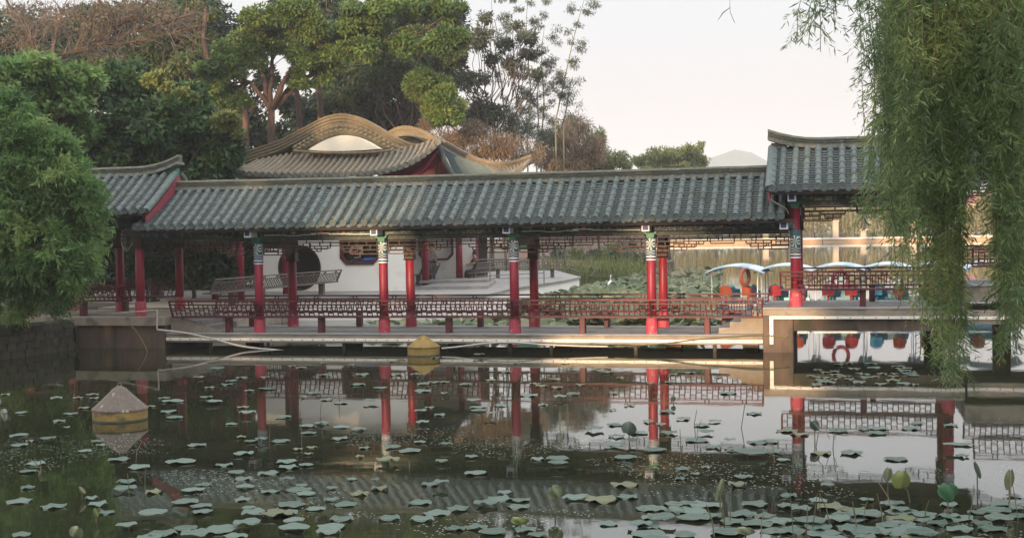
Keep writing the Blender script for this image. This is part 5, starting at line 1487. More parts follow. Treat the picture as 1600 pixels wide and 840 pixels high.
# lotus field behind the walkway: one dense mass of standing leaves
def lotus_field():
    N_ = 7200; P = []; 
    while len(P) < N_:
        Y = 40 + 48 * RNG.random() ** 1.25; px = RNG.uniform(560, 1125)
        X = (px - 800) / FPX * Y
        # keep clear of the terrace and the walkway
        if Y < 50 and px < 640 and RNG.random() < .5: continue
        pr = (tp_pts[3].x - tp_pts[1].x) / (tp_pts[3].y - tp_pts[1].y)
        if Y > 47.2 and X < tp_pts[1].x + (Y - tp_pts[1].y) * pr + .5: continue
        u = (X - ORG.x) * AX.x + (Y - ORG.y) * AX.y; v = (X - ORG.x) * AY.x + (Y - ORG.y) * AY.y
        if v < WID + .8: continue
        if u > 6 and v < 9: continue
        if px > 1040 and RNG.random() < .6: continue
        if Y < 46 and RNG.random() < .35: continue
        if px < 885 and Y < 49 and (Y > 44 or RNG.random() < .45): continue
        P.append((X, Y, RNG.uniform(.03, .5) * (1 if RNG.random() < .6 else .3) * (.5 if px < 885 and Y < 49 else 1)))
    P = np.array(P); n = 7
    r_ = RNG.uniform(.14, .30, N_); tone = RNG.uniform(0, 1, N_)
    nr = unit(np.stack([RNG.normal(0, .45, N_), RNG.normal(-.25, .45, N_), np.ones(N_)], 1))
    a1 = unit(np.cross(nr, rdir(N_))); a2 = np.cross(nr, a1)
    V = np.empty((N_, n + 1, 3), np.float32)
    V[:, 0] = P - nr * .05
    for i in range(n):
        a = 2 * math.pi * i / n; k = RNG.uniform(.8, 1.1, N_)
        V[:, i + 1] = P + (a1 * math.cos(a) + a2 * math.sin(a)) * (r_ * k)[:, None] + np.stack([np.zeros(N_)] * 2 + [RNG.uniform(-.03, .03, N_)], 1)
    idx = np.array([(0, i + 1, (i + 1) % n + 1) for i in range(n)], np.int32)
    F = (np.arange(N_, dtype=np.int32)[:, None, None] * (n + 1) + idx[None]).reshape(-1)
    me = bpy.data.meshes.new('lotus_field'); me.vertices.add(N_ * (n + 1)); me.vertices.foreach_set('co', V.reshape(-1))
    me.loops.add(len(F)); me.loops.foreach_set('vertex_index', F); me.polygons.add(len(F) // 3); me.polygons.foreach_set('loop_start', np.arange(0, len(F), 3, dtype=np.int32)); me.update(calc_edges=True)
    at_ = me.attributes.new('tone', 'FLOAT', 'POINT'); at_.data.foreach_set('value', np.repeat(tone, n + 1).astype(np.float32)); me.materials.append(LM['lotus'])
    o = link('lotus_field', me); tag(o, 'dense field of standing lotus leaves on the water behind the walkway', 'lotus plants', kind='stuff')
lotus_field()
def reed_patch(name, label, n, px0, px1, Y0, Y1, h0, h1, m, W=.03, lean=.35):
    px = RNG.uniform(px0, px1, n); Y = RNG.uniform(Y0, Y1, n)
    P = np.stack([(px - 800) / FPX * Y, Y, np.full(n, -.05)], 1)
    A = np.stack([RNG.normal(0, lean, n), RNG.normal(0, lean, n), np.ones(n)], 1)
    o = link(name, leaf_mesh(name, P, A, rdir(n) * np.array([1, 1, .1]), RNG.uniform(h0, h1, n), W, RNG.uniform(0, 1, n), m)); tag(o, label, name.replace('_', ' '), kind='stuff')
reed_patch('dry_reeds', 'dry brown reeds and dead stalks at the edge of the lotus field', 380, 1000, 1125, 62, 86, .3, 1.3, LM['brown'], .045, .5)
reed_patch('reeds', 'mixed green and straw reeds along the far bank of the lotus field', 1200, 850, 1010, 84, 91, .5, 1.9, LM['yell'], .06, .35)

# mud bank with fallen branches
mb = MB(); bk = [at_z(838, 434, .0), at_z(900, 432, .0), at_z(960, 430, 0), at_z(1000, 424, .0)]
vs = []; fs = []
for i, p in enumerate(bk): vs += [(p.x, p.y, -.2), (p.x + .2, p.y + 1.6, .9), (p.x + .3, p.y + 6, 1.5), (p.x + .3, p.y + 6.2, -.5)]
for i in range(3):
    for j in range(3): fs.append((i * 4 + j, (i + 1) * 4 + j, (i + 1) * 4 + j + 1, i * 4 + j + 1))
mb.add(vs, fs); structure('mud_bank', mb, MT['mud'])
cable('pale fallen branch lying along the reddish bank', [(862, 421, 86), (885, 416, 87), (905, 417, 87), (925, 418, 87), (945, 421, 86.5)], .10, 'palebark', cat='branch', name='fallen_branch')
cable('short dead branch propped on the bank near the egret', [(922, 432, 84.5), (930, 424, 85), (938, 416, 86)], .07, 'palebark', cat='branch', name='fallen_branch')
cable('pale dead branch reaching into the lotus field by the terrace corner', [(905, 425, 80), (880, 419, 80), (845, 431, 79)], .06, 'palebark', cat='branch', name='fallen_branch')

# ================================================================== TREES
def blobs(spec, Y, jit=1.0, dep=.8, extra=0):
    out_ = []
    for x, y, rx, ry in spec:
        for q in range(1 + extra):
            Yq = Y + random.uniform(-jit, jit) + (q * jit * 1.2)
            c = at(x + (random.uniform(-.3, .3) * rx if q else 0), y + (random.uniform(-.3, .3) * ry if q else 0), Yq)
            s_ = Yq / FPX; out_.append((c.x, c.y, c.z, rx * s_, rx * s_ * dep, ry * s_))
    return out_
def tree(name, label, cat, spec, Y, n, L, W, m, base=None, bark='bark', r0=.3, jit=1.0, sub=10, subr=.42, droop=.2, flat=.5, forks=None, limbs=True, extra=0, group=None, zbase=.55, fill=.55, dep=.8, sprays=False):
    cl_ = blobs(spec, Y, jit, dep, extra)
    if base is None: base = (sum(s[0] for s in spec) / len(spec), 420)
    b = at(base[0], base[1], Y); b.z = zbase
    t = thing(name, label, cat, b, 0, group)
    loc_ = [(c[0] - b.x, c[1] - b.y, c[2] - b.z, *c[3:]) for c in cl_]
    ob = spray_crown('crown', loc_, n, L, W, m, t) if sprays else crown('crown', loc_, n, L, W, m, t, droop, sub, subr, flat, fill)
    mb = MB()
    fk = [at(*f) - b for f in forks] if forks else [Vector((0, 0, max(1.0, (min(c[2] for c in cl_) - b.z) * .6)))]
    limb(mb, (0, 0, -.4), fk[0], r0, r0 * .75, .05, 5, 8)
    for f in fk[1:]: limb(mb, fk[0], f, r0 * .62, r0 * .4, .10, 5, 7)
    if limbs:
        for c in cl_:
            p = Vector((c[0] - b.x, c[1] - b.y, c[2] - b.z)); f = min(fk, key=lambda q: (q - p).length)
            e = f.lerp(p, .95); limb(mb, f, e, r0 * .32, r0 * .09, .16, 5, 5)
            for q in range(3):
                d = Vector(rdir(1)[0]) * c[3] * .8; limb(mb, f.lerp(p, .6), p + d, r0 * .12, .02, .15, 4, 4)
    obj('trunk', mb, MT[bark], t, smooth=True)
    return t
# near left feathery bush
tree('bush', 'bright green feathery bush overhanging the left bank and pavilion', 'bush', [(25, 220, 46, 34), (70, 248, 40, 30), (90, 285, 38, 32), (20, 275, 50, 38), (118, 312, 32, 28), (60, 320, 46, 36), (95, 350, 40, 32), (122, 368, 26, 28), (20, 350, 50, 40), (70, 385, 46, 36), (105, 412, 34, 26), (20, 420, 50, 36), (75, 438, 40, 24), (-40, 340, 60, 90), (20, 462, 44, 18), (-5, 185, 44, 34), (86, 238, 24, 20), (122, 420, 16, 18), (50, 205, 22, 18), (104, 258, 18, 14), (112, 280, 14, 14), (136, 298, 14, 16), (148, 325, 12, 14), (142, 356, 10, 16), (130, 395, 12, 16), (95, 448, 16, 16), (115, 440, 12, 12), (10, 165, 30, 18), (70, 215, 18, 14), (122, 272, 10, 12)], 33.6, 13500, .165, .042, LM['lbush'], (-30, 520), 'palebark', .10, .8, 26, .33, .6, .4, zbase=.3, extra=1, fill=.35, limbs=False, sprays=True)
# dark shrubs behind the left pavilion
tree('bush', 'rounded dark green broadleaf tree behind the left pavilion roof', 'bush', [(190, 150, 70, 45), (250, 190, 75, 55), (170, 215, 60, 50), (300, 215, 60, 55), (220, 245, 70, 40), (345, 235, 38, 42), (285, 165, 50, 35), (140, 250, 50, 35), (320, 265, 60, 25)], 50, 44000, .25, .13, LM['shrub'], (240, 420), 'bark', .25, 1.2, 20, .34, .25, .7, extra=1)
tree('bush', 'mid green leafy tree at the left edge above the feathery bush', 'bush', [(25, 130, 60, 42), (95, 150, 55, 40), (50, 185, 60, 40), (-40, 170, 60, 60), (110, 200, 40, 40), (60, 105, 40, 22), (125, 125, 40, 22)], 47, 32000, .24, .12, LM['lbush'], (40, 420), 'bark', .22, 1.0, 18, .36, .25, .7, extra=1)
tree('bush', 'yellow-green leaf clumps standing in for sunlit tops of the dark broadleaf tree', 'bush', [(285, 155, 26, 18), (348, 190, 26, 16), (245, 125, 22, 12), (365, 205, 12, 12)], 48.6, 6000, .2, .1, LM['yell'], (300, 420), 'bark', .08, .5, 10, .4, .2, .7, limbs=False)  # yellower leaves put sunlight on the dark tree's top into the colour
# the large lit tree with forked trunk
tree('tree', 'large spreading tree with forked red-brown trunk and layered olive leaves', 'tree',
     [(345, 105, 44, 24), (385, 75, 52, 32), (440, 55, 50, 36), (490, 40, 44, 32), (480, 85, 50, 34), (500, 105, 36, 26), (330, 125, 34, 20), (340, 145, 40, 24), (360, 155, 34, 16), (530, 60, 50, 22), (560, 45, 45, 24), (600, 55, 50, 24), (560, 78, 40, 18), (630, 72, 34, 18), (690, 60, 42, 24), (455, 20, 44, 22), (470, 120, 30, 20), (400, 25, 34, 18), (700, 15, 38, 20), (580, 12, 50, 18), (640, 15, 40, 18)],
     66, 80000, .20, .10, LM['olive'], (425, 260), 'sunpatch_redbark', .23, 1.6, 12, .36, .15, .8, forks=[(424, 172, 66), (406, 110, 66.4), (446, 120, 65.6), (470, 80, 65.4), (390, 128, 66), (520, 80, 67), (425, 95, 66.5), (460, 140, 66.2)])
tree('tree', 'olive green tree with drooping clumps in front of the bamboo', 'tree', [(672, 135, 38, 24), (690, 160, 42, 28), (700, 185, 32, 18), (655, 125, 32, 16)], 68, 22000, .20, .10, LM['olive'], (690, 280), 'bark', .16, 1.0, 12, .42, .15, .8)
# dark evergreens behind
tree('tree', 'tall dark evergreen behind the forked tree filling the middle', 'tree', [(560, 130, 80, 55), (620, 110, 70, 55), (540, 30, 80, 50), (640, 30, 70, 50), (690, 95, 45, 55), (600, 185, 70, 36), (520, 175, 60, 42), (705, 40, 36, 50), (660, 150, 46, 36), (480, 190, 46, 40), (455, 165, 22, 26), (480, 20, 60, 50), (600, 230, 80, 36)], 82, 62000, .36, .15, LM['conifer'], (600, 330), 'bark', .36, 2.5, 26, .32, .3, .3, extra=1, fill=.15)
tree('tree', 'dark evergreen behind the left trees under the bare branches', 'tree', [(270, 80, 80, 50), (330, 60, 60, 66), (180, 80, 80, 45), (260, 130, 70, 40), (100, 75, 70, 40), (300, 20, 80, 30), (360, 190, 50, 46), (330, 215, 40, 40), (395, 205, 36, 36), (440, 225, 40, 30), (415, 120, 26, 26), (20, 60, 70, 50), (400, 50, 60, 40), (180, 30, 90, 30), (340, 250, 60, 40)], 80, 56000, .36, .15, LM['conifer'], (300, 330), 'bark', .36, 2.5, 26, .32, .3, .3, fill=.15, extra=1)
for i, (px, pts) in enumerate(((385, [(385, 250), (384, 190), (380, 140), (372, 80)]), (470, [(470, 240), (468, 180), (462, 130), (470, 60)]), (500, [(500, 250), (502, 190), (498, 130), (505, 60)]), (335, [(335, 230), (330, 130), (318, 60), (322, 10)]))):
    t = thing('slim_tree', ['slim reddish trunk just left of the forked tree', 'leaning reddish trunk just right of the forked tree', 'dark straight trunk among the evergreens', 'reddish bare trunk rising above the dark broadleaf tree'][i], 'tree', (at(px, 250, 71).x, 71, .5))
    b = Vector(t.location); P = [at(x, y, 71) - b for x, y in pts]; P = [Vector((P[0].x, 0, 0))] + P
    mb = MB(); mb.tube(P, [.22, .2, .17, .13, .08][:len(P)], 7); obj('stem', mb, MT['sunpatch_redbark'], t, smooth=True)
LM['mid'] = leafmat('mid_green_leaf', [(.03, .05, .02), (.055, .085, .03), (.085, .12, .04), (.13, .155, .05)], .25)
tree('tree', 'mid green layered tree just left of the forked tree behind the bare twigs', 'tree', [(255, 70, 44, 22), (300, 55, 40, 22), (235, 105, 40, 18), (290, 100, 40, 18), (330, 85, 30, 18), (210, 80, 36, 16), (310, 20, 40, 18), (250, 25, 44, 18), (180, 100, 36, 14), (120, 95, 44, 14), (60, 85, 40, 14)], 74, 30000, .24, .11, LM['mid'], (280, 300), 'bark', .2, 1.5, 14, .4, .15, .7)
tree('tree', 'mid green layered tree between the evergreen and the airy grey tree', 'tree', [(610, 90, 36, 16), (650, 60, 36, 18), (700, 90, 32, 18), (590, 120, 34, 16), (640, 115, 34, 14), (560, 105, 34, 14), (690, 125, 30, 14), (720, 60, 22, 24), (540, 150, 34, 14)], 77, 24000, .24, .11, LM['mid'], (640, 320), 'bark', .2, 1.5, 14, .4, .15, .7)
# bare tree top left with a maze of dry twigs
def twig_tree(label, Y, main, n_tw, lens, m='twig', up=.2, name='bare_tree'):
    b = at(main[0][0][0], 420, Y); b.z = .5
    t = thing(name, label, 'bare tree', b); mb = MB(); st = []
    for path in main:
        P = [at(x, y, Y + random.uniform(-.6, .6)) - b for x, y in path]
        mb.tube(P, [.10 * (1 - .75 * i / len(P)) for i in range(len(P))], 6)
        for i in range(len(P) - 1):
            for k in range(5): st.append((P[i].lerp(P[i + 1], k / 5), (P[i + 1] - P[i]).normalized()))
    obj('trunk', mb, MT['bark'], t)
    tw = MB()
    for i in range(n_tw):
        p, d = random.choice(st); q = (d * .7 + Vector(rdir(1)[0]) * .9 + Vector((0, 0, up))).normalized(); ln = random.uniform(*lens)
        e = p + q * ln; m1 = p.lerp(e, .5) + Vector(rdir(1)[0]) * ln * .12
        tw.tube([p, m1, e], [.03, .018, .008], 3, False)
        for k in range(5):
            s_ = p.lerp(e, random.uniform(.3, 1)); q2 = (q + Vector(rdir(1)[0]) * 1.0).normalized(); e2 = s_ + q2 * ln * random.uniform(.3, .6)
            tw.tube([s_, s_.lerp(e2, .5) + Vector(rdir(1)[0]) * .08, e2], [.012, .009, .005], 3, False)
    o = obj('twigs', tw, MT[m], t); o['kind'] = 'stuff'
    return t
tt_ = twig_tree('bare tree with pinkish brown twigs spreading over the top left', 58, [[(30, 330), (35, 200), (60, 100), (110, 82), (150, 62), (210, 25), (240, -10)], [(110, 82), (140, 75), (190, 55), (250, 38), (300, 22)], [(60, 100), (50, 60), (20, 20), (0, -20)], [(150, 70), (200, 68), (260, 55), (310, 40)], [(80, 90), (90, 50), (100, 10)], [(190, 55), (160, 20), (150, -20)]], 260, (.7, 2.0))
crown('dry_leaves', [(c[0] - tt_.location.x, c[1] - tt_.location.y, c[2] - tt_.location.z, *c[3:]) for c in blobs([(60, 30, 60, 28), (150, 25, 60, 26), (240, 30, 60, 22), (20, 60, 40, 25), (290, 30, 40, 18)], 58.5, 1)], 6500, .14, .05, LM['dry'], tt_, .3, 26, .3)
# airy grey-green trees and bamboo right of the evergreens
tree('tree', 'airy grey-green tree with clumped leaves against the pale sky', 'tree', [(745, 60, 24, 26), (735, 120, 30, 24), (752, 165, 28, 22), (775, 175, 22, 18), (790, 70, 20, 12), (822, 60, 20, 14), (830, 85, 22, 10), (800, 100, 20, 10), (840, 115, 18, 10), (760, 30, 16, 12), (810, 40, 14, 8), (770, 95, 14, 12), (720, 185, 30, 16)], 76, 9500, .22, .09, LM['grey'], (770, 320), 'bark', .16, 1.2, 12, .4, .15, .6, fill=.3)
def bamboo(label, px0, py0, px1, py1, Y, n, name='bamboo', lm='grey', spread=15, dens=1.0, bend=.02):
    b = at(px0, py0, Y); top = at(px1, py1, Y) - b; b0 = Vector((b.x, b.y, .5)); off_ = b - b0
    t = thing(name, label, 'bamboo', b0, 0, 'slender bamboo canes against the sky')
    P = [Vector((0, 0, 0)), off_] + [off_ + top * (k / 6) + Vector((math.sin(k) * bend, 0, 0)) * top.z + Vector((top.x * .25 * (k / 6) ** 2, 0, 0)) for k in range(1, 7)]
    mb = MB(); mb.tube(P, [.05, .05, .045, .04, .035, .028, .02, .012], 6); obj('cane', mb, MT['bamboo'], t)
    s_ = Y / FPX; k = n; q = RNG.uniform(.08, 1, 26); Pn = np.array([list(p) for p in P[1:]])
    cl_ = []
    for f in q:
        x = f * 6; i = min(5, int(x)); c = Pn[i] + (Pn[i + 1] - Pn[i]) * (x - i); sd = RNG.uniform(-1, 1) * spread * s_
        cl_.append((c[0] + sd, c[1] + RNG.uniform(-.4, .4), c[2] + RNG.uniform(-.3, .1), 9 * s_, 9 * s_, 6 * s_))
    crown('leaves', cl_, k, .20, .035, LM[lm], t, .7, 6, .5)
bamboo('tall bamboo cane leaning right towards the top of the picture', 868, 190, 905, -6, 78, 3000, spread=20, bend=.004)
bamboo('straight feathery bamboo cane left of the leaning one', 824, 215, 826, -10, 78, 4200, spread=30)
bamboo('straight bamboo cane beside the airy tree', 806, 220, 800, 30, 80, 3000, spread=26)
bamboo('thin pale bamboo cane at the left of the bamboo clump', 786, 215, 772, -5, 79, 2200, spread=22)
bamboo('slim bamboo cane between the airy tree and the straight feathery one', 845, 215, 850, 40, 81, 2600, spread=26)
bamboo('short bending bamboo cane above the brown thicket', 880, 190, 892, 120, 79, 900, spread=22)
bamboo('dense bamboo cane low beside the hall wing', 838, 225, 842, 120, 80, 1900, spread=24)
tree('thicket', 'low brownish bamboo thicket behind the wing of the hall', 'thicket', [(705, 215, 36, 22), (745, 210, 40, 24), (785, 225, 36, 22), (820, 235, 32, 22), (680, 190, 26, 20), (760, 240, 40, 18)], 72, 15000, .24, .035, LM['brown'], (750, 330), 'bark', .06, 1.2, 14, .42, .7, .2, extra=0)
tree('thicket', 'green bamboo undergrowth between the canes and the hall wing', 'thicket', [(800, 200, 40, 30), (740, 185, 40, 24), (850, 215, 28, 24), (700, 170, 36, 22)], 84, 9000, .24, .04, LM['grey'], (790, 330), 'bark', .06, 1.2, 14, .42, .6, .2)
tree('thicket', 'rusty brown drooping bamboo clump above the walkway roof', 'thicket', [(880, 215, 34, 28), (905, 200, 26, 22), (860, 245, 30, 22), (910, 240, 34, 26), (935, 232, 16, 30), (885, 255, 40, 16)], 94, 15000, .34, .05, LM['brown'], (895, 390), 'bark', .1, 1.4, 16, .42, .9, .2, extra=1)
tree('thicket', 'dull green bushy top at the right of the rusty bamboo clump', 'thicket', [(928, 222, 18, 32), (945, 250, 20, 18), (968, 248, 14, 14), (978, 258, 14, 8), (930, 262, 30, 10)], 97, 6000, .30, .06, LM['yell'], (935, 390), 'bark', .1, 1.2, 14, .42, .6, .2)
tree('tree', 'rounded yellow-green tree far behind the walkway ridge', 'tree', [(1010, 252, 24, 12), (1040, 243, 34, 16), (1070, 243, 30, 17), (1092, 252, 16, 12), (1050, 262, 50, 12), (1095, 228, 5, 10)], 125, 12000, .34, .12, LM['yell'], (1045, 385), 'bark', .25, 1.5, 16, .42, .4, .5)
for px, py, r_, lb, lm_ in ((868, 402, 16, 'small leafy shrub on the bank by the terrace corner', 'grey'), (900, 398, 20, 'loose shrub at the middle of the reddish bank', 'yell'), (925, 405, 14, 'low shrub above the fallen branch', 'grey'), (955, 395, 26, 'dark shrub behind the fallen branch', 'olive'), (982, 390, 30, 'tall shrub at the right end of the bank', 'grey'), (1006, 410, 18, 'trailing shrub at the water end of the bank', 'yell'), (850, 412, 14, 'small grey shrub against the pink wall', 'grey')):
    tree('shrub', lb, 'shrub', [(px, py, r_, r_ * .9), (px + r_ * .4, py + r_ * .6, r_ * .8, r_ * .6), (px - r_ * .4, py + r_ * .7, r_ * .7, r_ * .5)], 92, 1500, .26, .08, LM[lm_], (px, 430), 'bark', .05, .5, 8, .45, .3, .4)
tree('bush', 'dark hedge of bushes filling the shaded ground behind the left pavilion', 'hedge', [(190, 410, 70, 60), (260, 410, 70, 60), (320, 405, 60, 60), (120, 420, 70, 60), (385, 400, 40, 60), (230, 340, 80, 50), (330, 340, 70, 50), (40, 400, 80, 80), (140, 340, 70, 60), (410, 360, 30, 40)], 57, 34000, .30, .16, LM['shrub'], (250, 450), 'bark', .1, .8, 12, .45, .2, .5)
tree('bush', 'dense dark hedge standing close behind the left pavilion columns', 'hedge', [(150, 400, 50, 50), (210, 395, 50, 55), (265, 400, 45, 50), (310, 400, 40, 45), (100, 420, 50, 50), (60, 380, 60, 60), (345, 420, 30, 34), (170, 345, 60, 40), (260, 350, 60, 36)], 46.5, 26000, .22, .11, LM['conifer'], (230, 450), 'bark', .08, .5, 16, .4, .2, .4, limbs=False)
# undergrowth over the left bank
tree('bush', 'sparse grey-green undergrowth hanging over the left bank wall', 'bush', [(15, 490, 34, 20), (60, 480, 34, 16), (95, 470, 20, 14), (-20, 520, 34, 26), (10, 548, 14, 12)], 35.4, 420, .15, .03, LM['lbush'], (30, 520), 'palebark', .04, .4, 10, .45, .7, .2, zbase=.3, sprays=True)

# ---- weeping willow on the right --------------------------------------
def willow():
    b = Vector((7.3, 15.0, .5))
    t = thing('willow_tree', 'large weeping willow hanging its green curtain over the right side', 'willow tree', b)
    strands = []
    def add(n, x0, x1, ybot, dy, ytop=-130, Y0=13.2, Y1=17.0):
        for _ in range(n):
            px = RNG.uniform(x0, x1); Y = RNG.uniform(Y0, Y1)
            strands.append((px, ytop + RNG.uniform(-40, 40), ybot + RNG.uniform(-dy, dy), Y))
    add(8, 1258, 1330, 45, 40, -120, 13.5, 15)
    add(11, 1360, 1390, 220, 150)
    add(19, 1375, 1425, 260, 100)
    add(32, 1400, 1450, 290, 50)
    add(7, 1400, 1445, 420, 80)
    add(34, 1436, 1510, 300, 60)
    add(24, 1452, 1504, 510, 65, -130, 14, 16.5)
    add(9, 1478, 1500, 588, 12, -130, 14, 16)
    add(42, 1490, 1565, 225, 60)
    add(32, 1560, 1625, 420, 80)
    add(16, 1562, 1606, 530, 40)
    add(46, 1400, 1620, 160, 90)
    add(26, 1560, 1625, 470, 60)
    add(8, 1385, 1440, 400, 50)
    Ps, As, Ls, Ts = [], [], [], []; tw = MB()
    def side(v, k): return np.array([v[0], v[1], v[2] * k])
    for px, y0, y1, Y in strands:
        a = at(px + RNG.uniform(-24, 24), y0, Y); e = at(px, max(y1, y0 + 40), Y); ln = a.z - e.z
        sw = RNG.uniform(-.16, .16); ph = RNG.uniform(0, 6); fr_ = RNG.uniform(3, 7)
        pos = lambda f: np.stack([a.x + (e.x - a.x) * f + sw * np.sin(f * fr_ + ph) * .7, Y + .16 * np.sin(f * 3 + ph), a.z - ln * f], -1) - np.array(b)
        base_t = RNG.uniform(.0, .6)
        f = np.sort(RNG.uniform(0, 1, max(6, int(ln / .038)))); k = len(f)
        Ps.append(pos(f)); As.append(rdir(k) * np.array([1, 1, .4]) * .95 + np.array([0, 0, -.6])); Ls.append(RNG.uniform(.07, .14, k)); Ts.append(np.full(k, base_t) + RNG.uniform(-.1, .35, k))
        tw.tube([tuple(pos(np.array(q))) for q in (0, .2, .4, .6, .8, 1)], .004, 3, False)
        # side sprays in loose bunches
        f0 = RNG.uniform(0, .2)
        while f0 < .98:
            p0 = pos(np.array(f0)); nb_ = RNG.integers(1, 5); tb = base_t + RNG.uniform(-.05, .3)
            for _ in range(nb_):
                d = side(rdir(1)[0], .25); m_ = 13; R_ = RNG.uniform(.14, .36); q = np.linspace(.08, 1, m_)[:, None]
                Pq = p0 + d * q * R_ * .75 + np.array([0, 0, -1]) * (q ** 1.6) * R_ * .9
                Aq = rdir(m_) * np.array([1, 1, .5]) * .85 + d * .5 + np.array([0, 0, -.55])
                Ps.append(Pq); As.append(Aq); Ls.append(RNG.uniform(.06, .125, m_)); Ts.append(np.full(m_, tb) + RNG.uniform(-.1, .25, m_))
            f0 += RNG.uniform(.13, .48) / ln
    P = np.concatenate(Ps); A = np.concatenate(As); Ln = np.concatenate(Ls); T = np.concatenate(Ts)
    B = np.cross(unit(A), rdir(len(P)))
    link('foliage', leaf_mesh('foliage', P, A, B, Ln, Ln * .14, T, LM['willow']), t)
    o = obj('hanging_twigs', tw, MT['stalk'], t); o['kind'] = 'stuff'
    mb = MB()
    fk = at(1625, 40, 15.3) - b
    mb.tube([(0, 0, -.5), (-.05, 0, 1.6), (-.25, .1, 3.2), (fk.x, fk.y, fk.z), tuple(at(1580, -60, 15.4) - b)], [.34, .28, .24, .19, .15], 10)
    for p_ in ((1560, 80, 15.6), (1530, 20, 15.8), (1545, -40, 16)): limb(mb, fk, at(*p_) - b, .13, .07, .1)
    for p_ in ((1280, -130, 14.5), (1380, -120, 14.2), (1480, -120, 16.5), (1420, -150, 15.5), (1600, -120, 14), (1500, -150, 13.5)): limb(mb, at(1580, -60, 15.4) - b, at(*p_) - b, .11, .04, .12)
    obj('trunk', mb, MT['bark'], t, smooth=True)
    # a stray twig at the top edge of the picture, blown left
    st = MB(); P_ = [at(x, y, 14.0) - b for x, y in ((1250, -40), (1180, -10), (1140, 0), (1141, 20), (1148, 36))]
    st.tube(P_, .003, 4); st.tube([at(1141, 12, 14) - b, at(1130, 20, 14) - b, at(1122, 32, 14) - b], [.003, .006, .002], 4)
    obj('stray_twig', st, MT['stalk'], t)
willow()

# ================================================================== FAR SHORE ACROSS THE LAKE
fs_ = structure('far_shore', MB().slab([(5, 251), (400, 241), (400, 420), (-30, 420), (-30, 252)], -1, .55), MT['ground'])
fq = thing('quay', 'long pale stone quay along the far lake shore', 'quay', (0, 0, 0))
a, b = Vector((5, 250.8, 0)), Vector((400, 240.8, 0)); L_ = (b - a).length
for i in range(30):
    p, q = a.lerp(b, i / 30), a.lerp(b, (i + 1) / 30); d = (q - p).normalized() * .06
    mb = MB(); mb.bar(p + d + Vector((0, 0, .0)), q - d, .5, 1.1); obj('quay_block', mb, MT['quay'], fq)
    mb = MB(); mb.bar(p + d * .5 + Vector((0, -.05, .70)), q - d * .5 + Vector((0, -.05, .70)), .8, .28); obj('kerb', mb, MT['quaytop'], fq)
lawn = MB().slab([(5, 251.6), (400, 241.6), (400, 262), (5, 272)], .552, .62); structure('lawn', lawn, mat('sunny_lawn', (.12, .15, .04), (.2, .17, .06), .3, .95))
def far_willow(): 
    t = thing('willow_tree', 'x', 'willow tree', (0, 0, .6)); cl_ = []
    for i in range(9):
        a_ = random.uniform(0, 6.28); r_ = random.uniform(.4, 2.6); cl_.append((r_ * math.cos(a_), r_ * math.sin(a_), random.uniform(4.5, 7.2), 1.6, 1.6, 1.3))
    P, D, T = crown_points(cl_, 1500, 8, .5); k = len(P)
    n2 = 1900; ang = RNG.uniform(0, 6.28, 110); rr = RNG.uniform(1.2, 3.6, 110); zt = RNG.uniform(4.5, 7, 110); zb = RNG.uniform(.9, 3.4, 110); i_ = RNG.integers(0, 110, n2); f = RNG.uniform(0, 1, n2)
    P2_ = np.stack([rr[i_] * np.cos(ang[i_]), rr[i_] * np.sin(ang[i_]), zt[i_] + (zb[i_] - zt[i_]) * f], 1)
    P = np.concatenate([P, P2_]); A = np.concatenate([unit(D * .6 + rdir(k) * .6 + np.array([0, 0, -.6])), unit(rdir(n2) * .35 + np.array([0, 0, -1.]))]); T = np.concatenate([T, RNG.uniform(0, 1, 110)[i_] * .7 + RNG.uniform(0, .3, n2)])
    B = np.cross(A, rdir(len(P))); link('crown', leaf_mesh('crown', P, A, B, RNG.uniform(.4, .75, len(P)), .16, T, LM['far']), t)
    mb = MB(); limb(mb, (0, 0, -.2), (.2, 0, 4), .32, .2, .05, 5, 7)
    for c in cl_: limb(mb, (.2, 0, 3.8), c[:3], .14, .05, .1, 4, 5)
    obj('trunk', mb, MT['bark'], t); return t
FW = [far_willow() for _ in range(3)]
i = 0; xs = []
x = 14.0
while x < 118: xs.append(x); x += random.uniform(3.2, 5.4)
for k, x in enumerate(xs):
    y = 254.5 - .0253 * x + random.uniform(-.5, 3.5)
    t = FW[k] if k < 3 else dup(FW[k % 3]); t.location = (x, y, .58); t.rotation_euler = (0, 0, random.uniform(0, 6.28)); s_ = random.uniform(.8, 1.2); t.scale = (s_, s_, s_ * random.uniform(.9, 1.1))
    t['label'] = 'sunlit yellow-green willow in the row along the far lake shore'; t['group'] = 'willows along the far lake shore'
n_ = 9000; X_ = RNG.uniform(5, 135, n_); Hh = 6.2 + 1.2 * np.sin(X_ * .35) + .8 * np.sin(X_ * .9 + 1)
P_ = np.stack([X_, 276 - .0253 * X_ + RNG.normal(0, 1.6, n_), .6 + Hh * RNG.random(n_)], 1); A_f = unit(rdir(n_) + np.array([0, -.2, -.4]))
tag(link('far_wood', leaf_mesh('far_wood', P_, A_f, np.cross(A_f, rdir(n_)), RNG.uniform(.7, 1.3, n_), .55, RNG.uniform(0, 1, n_), LM['far'])), 'band of sunlit trees behind the far willow row', 'wood', kind='stuff')
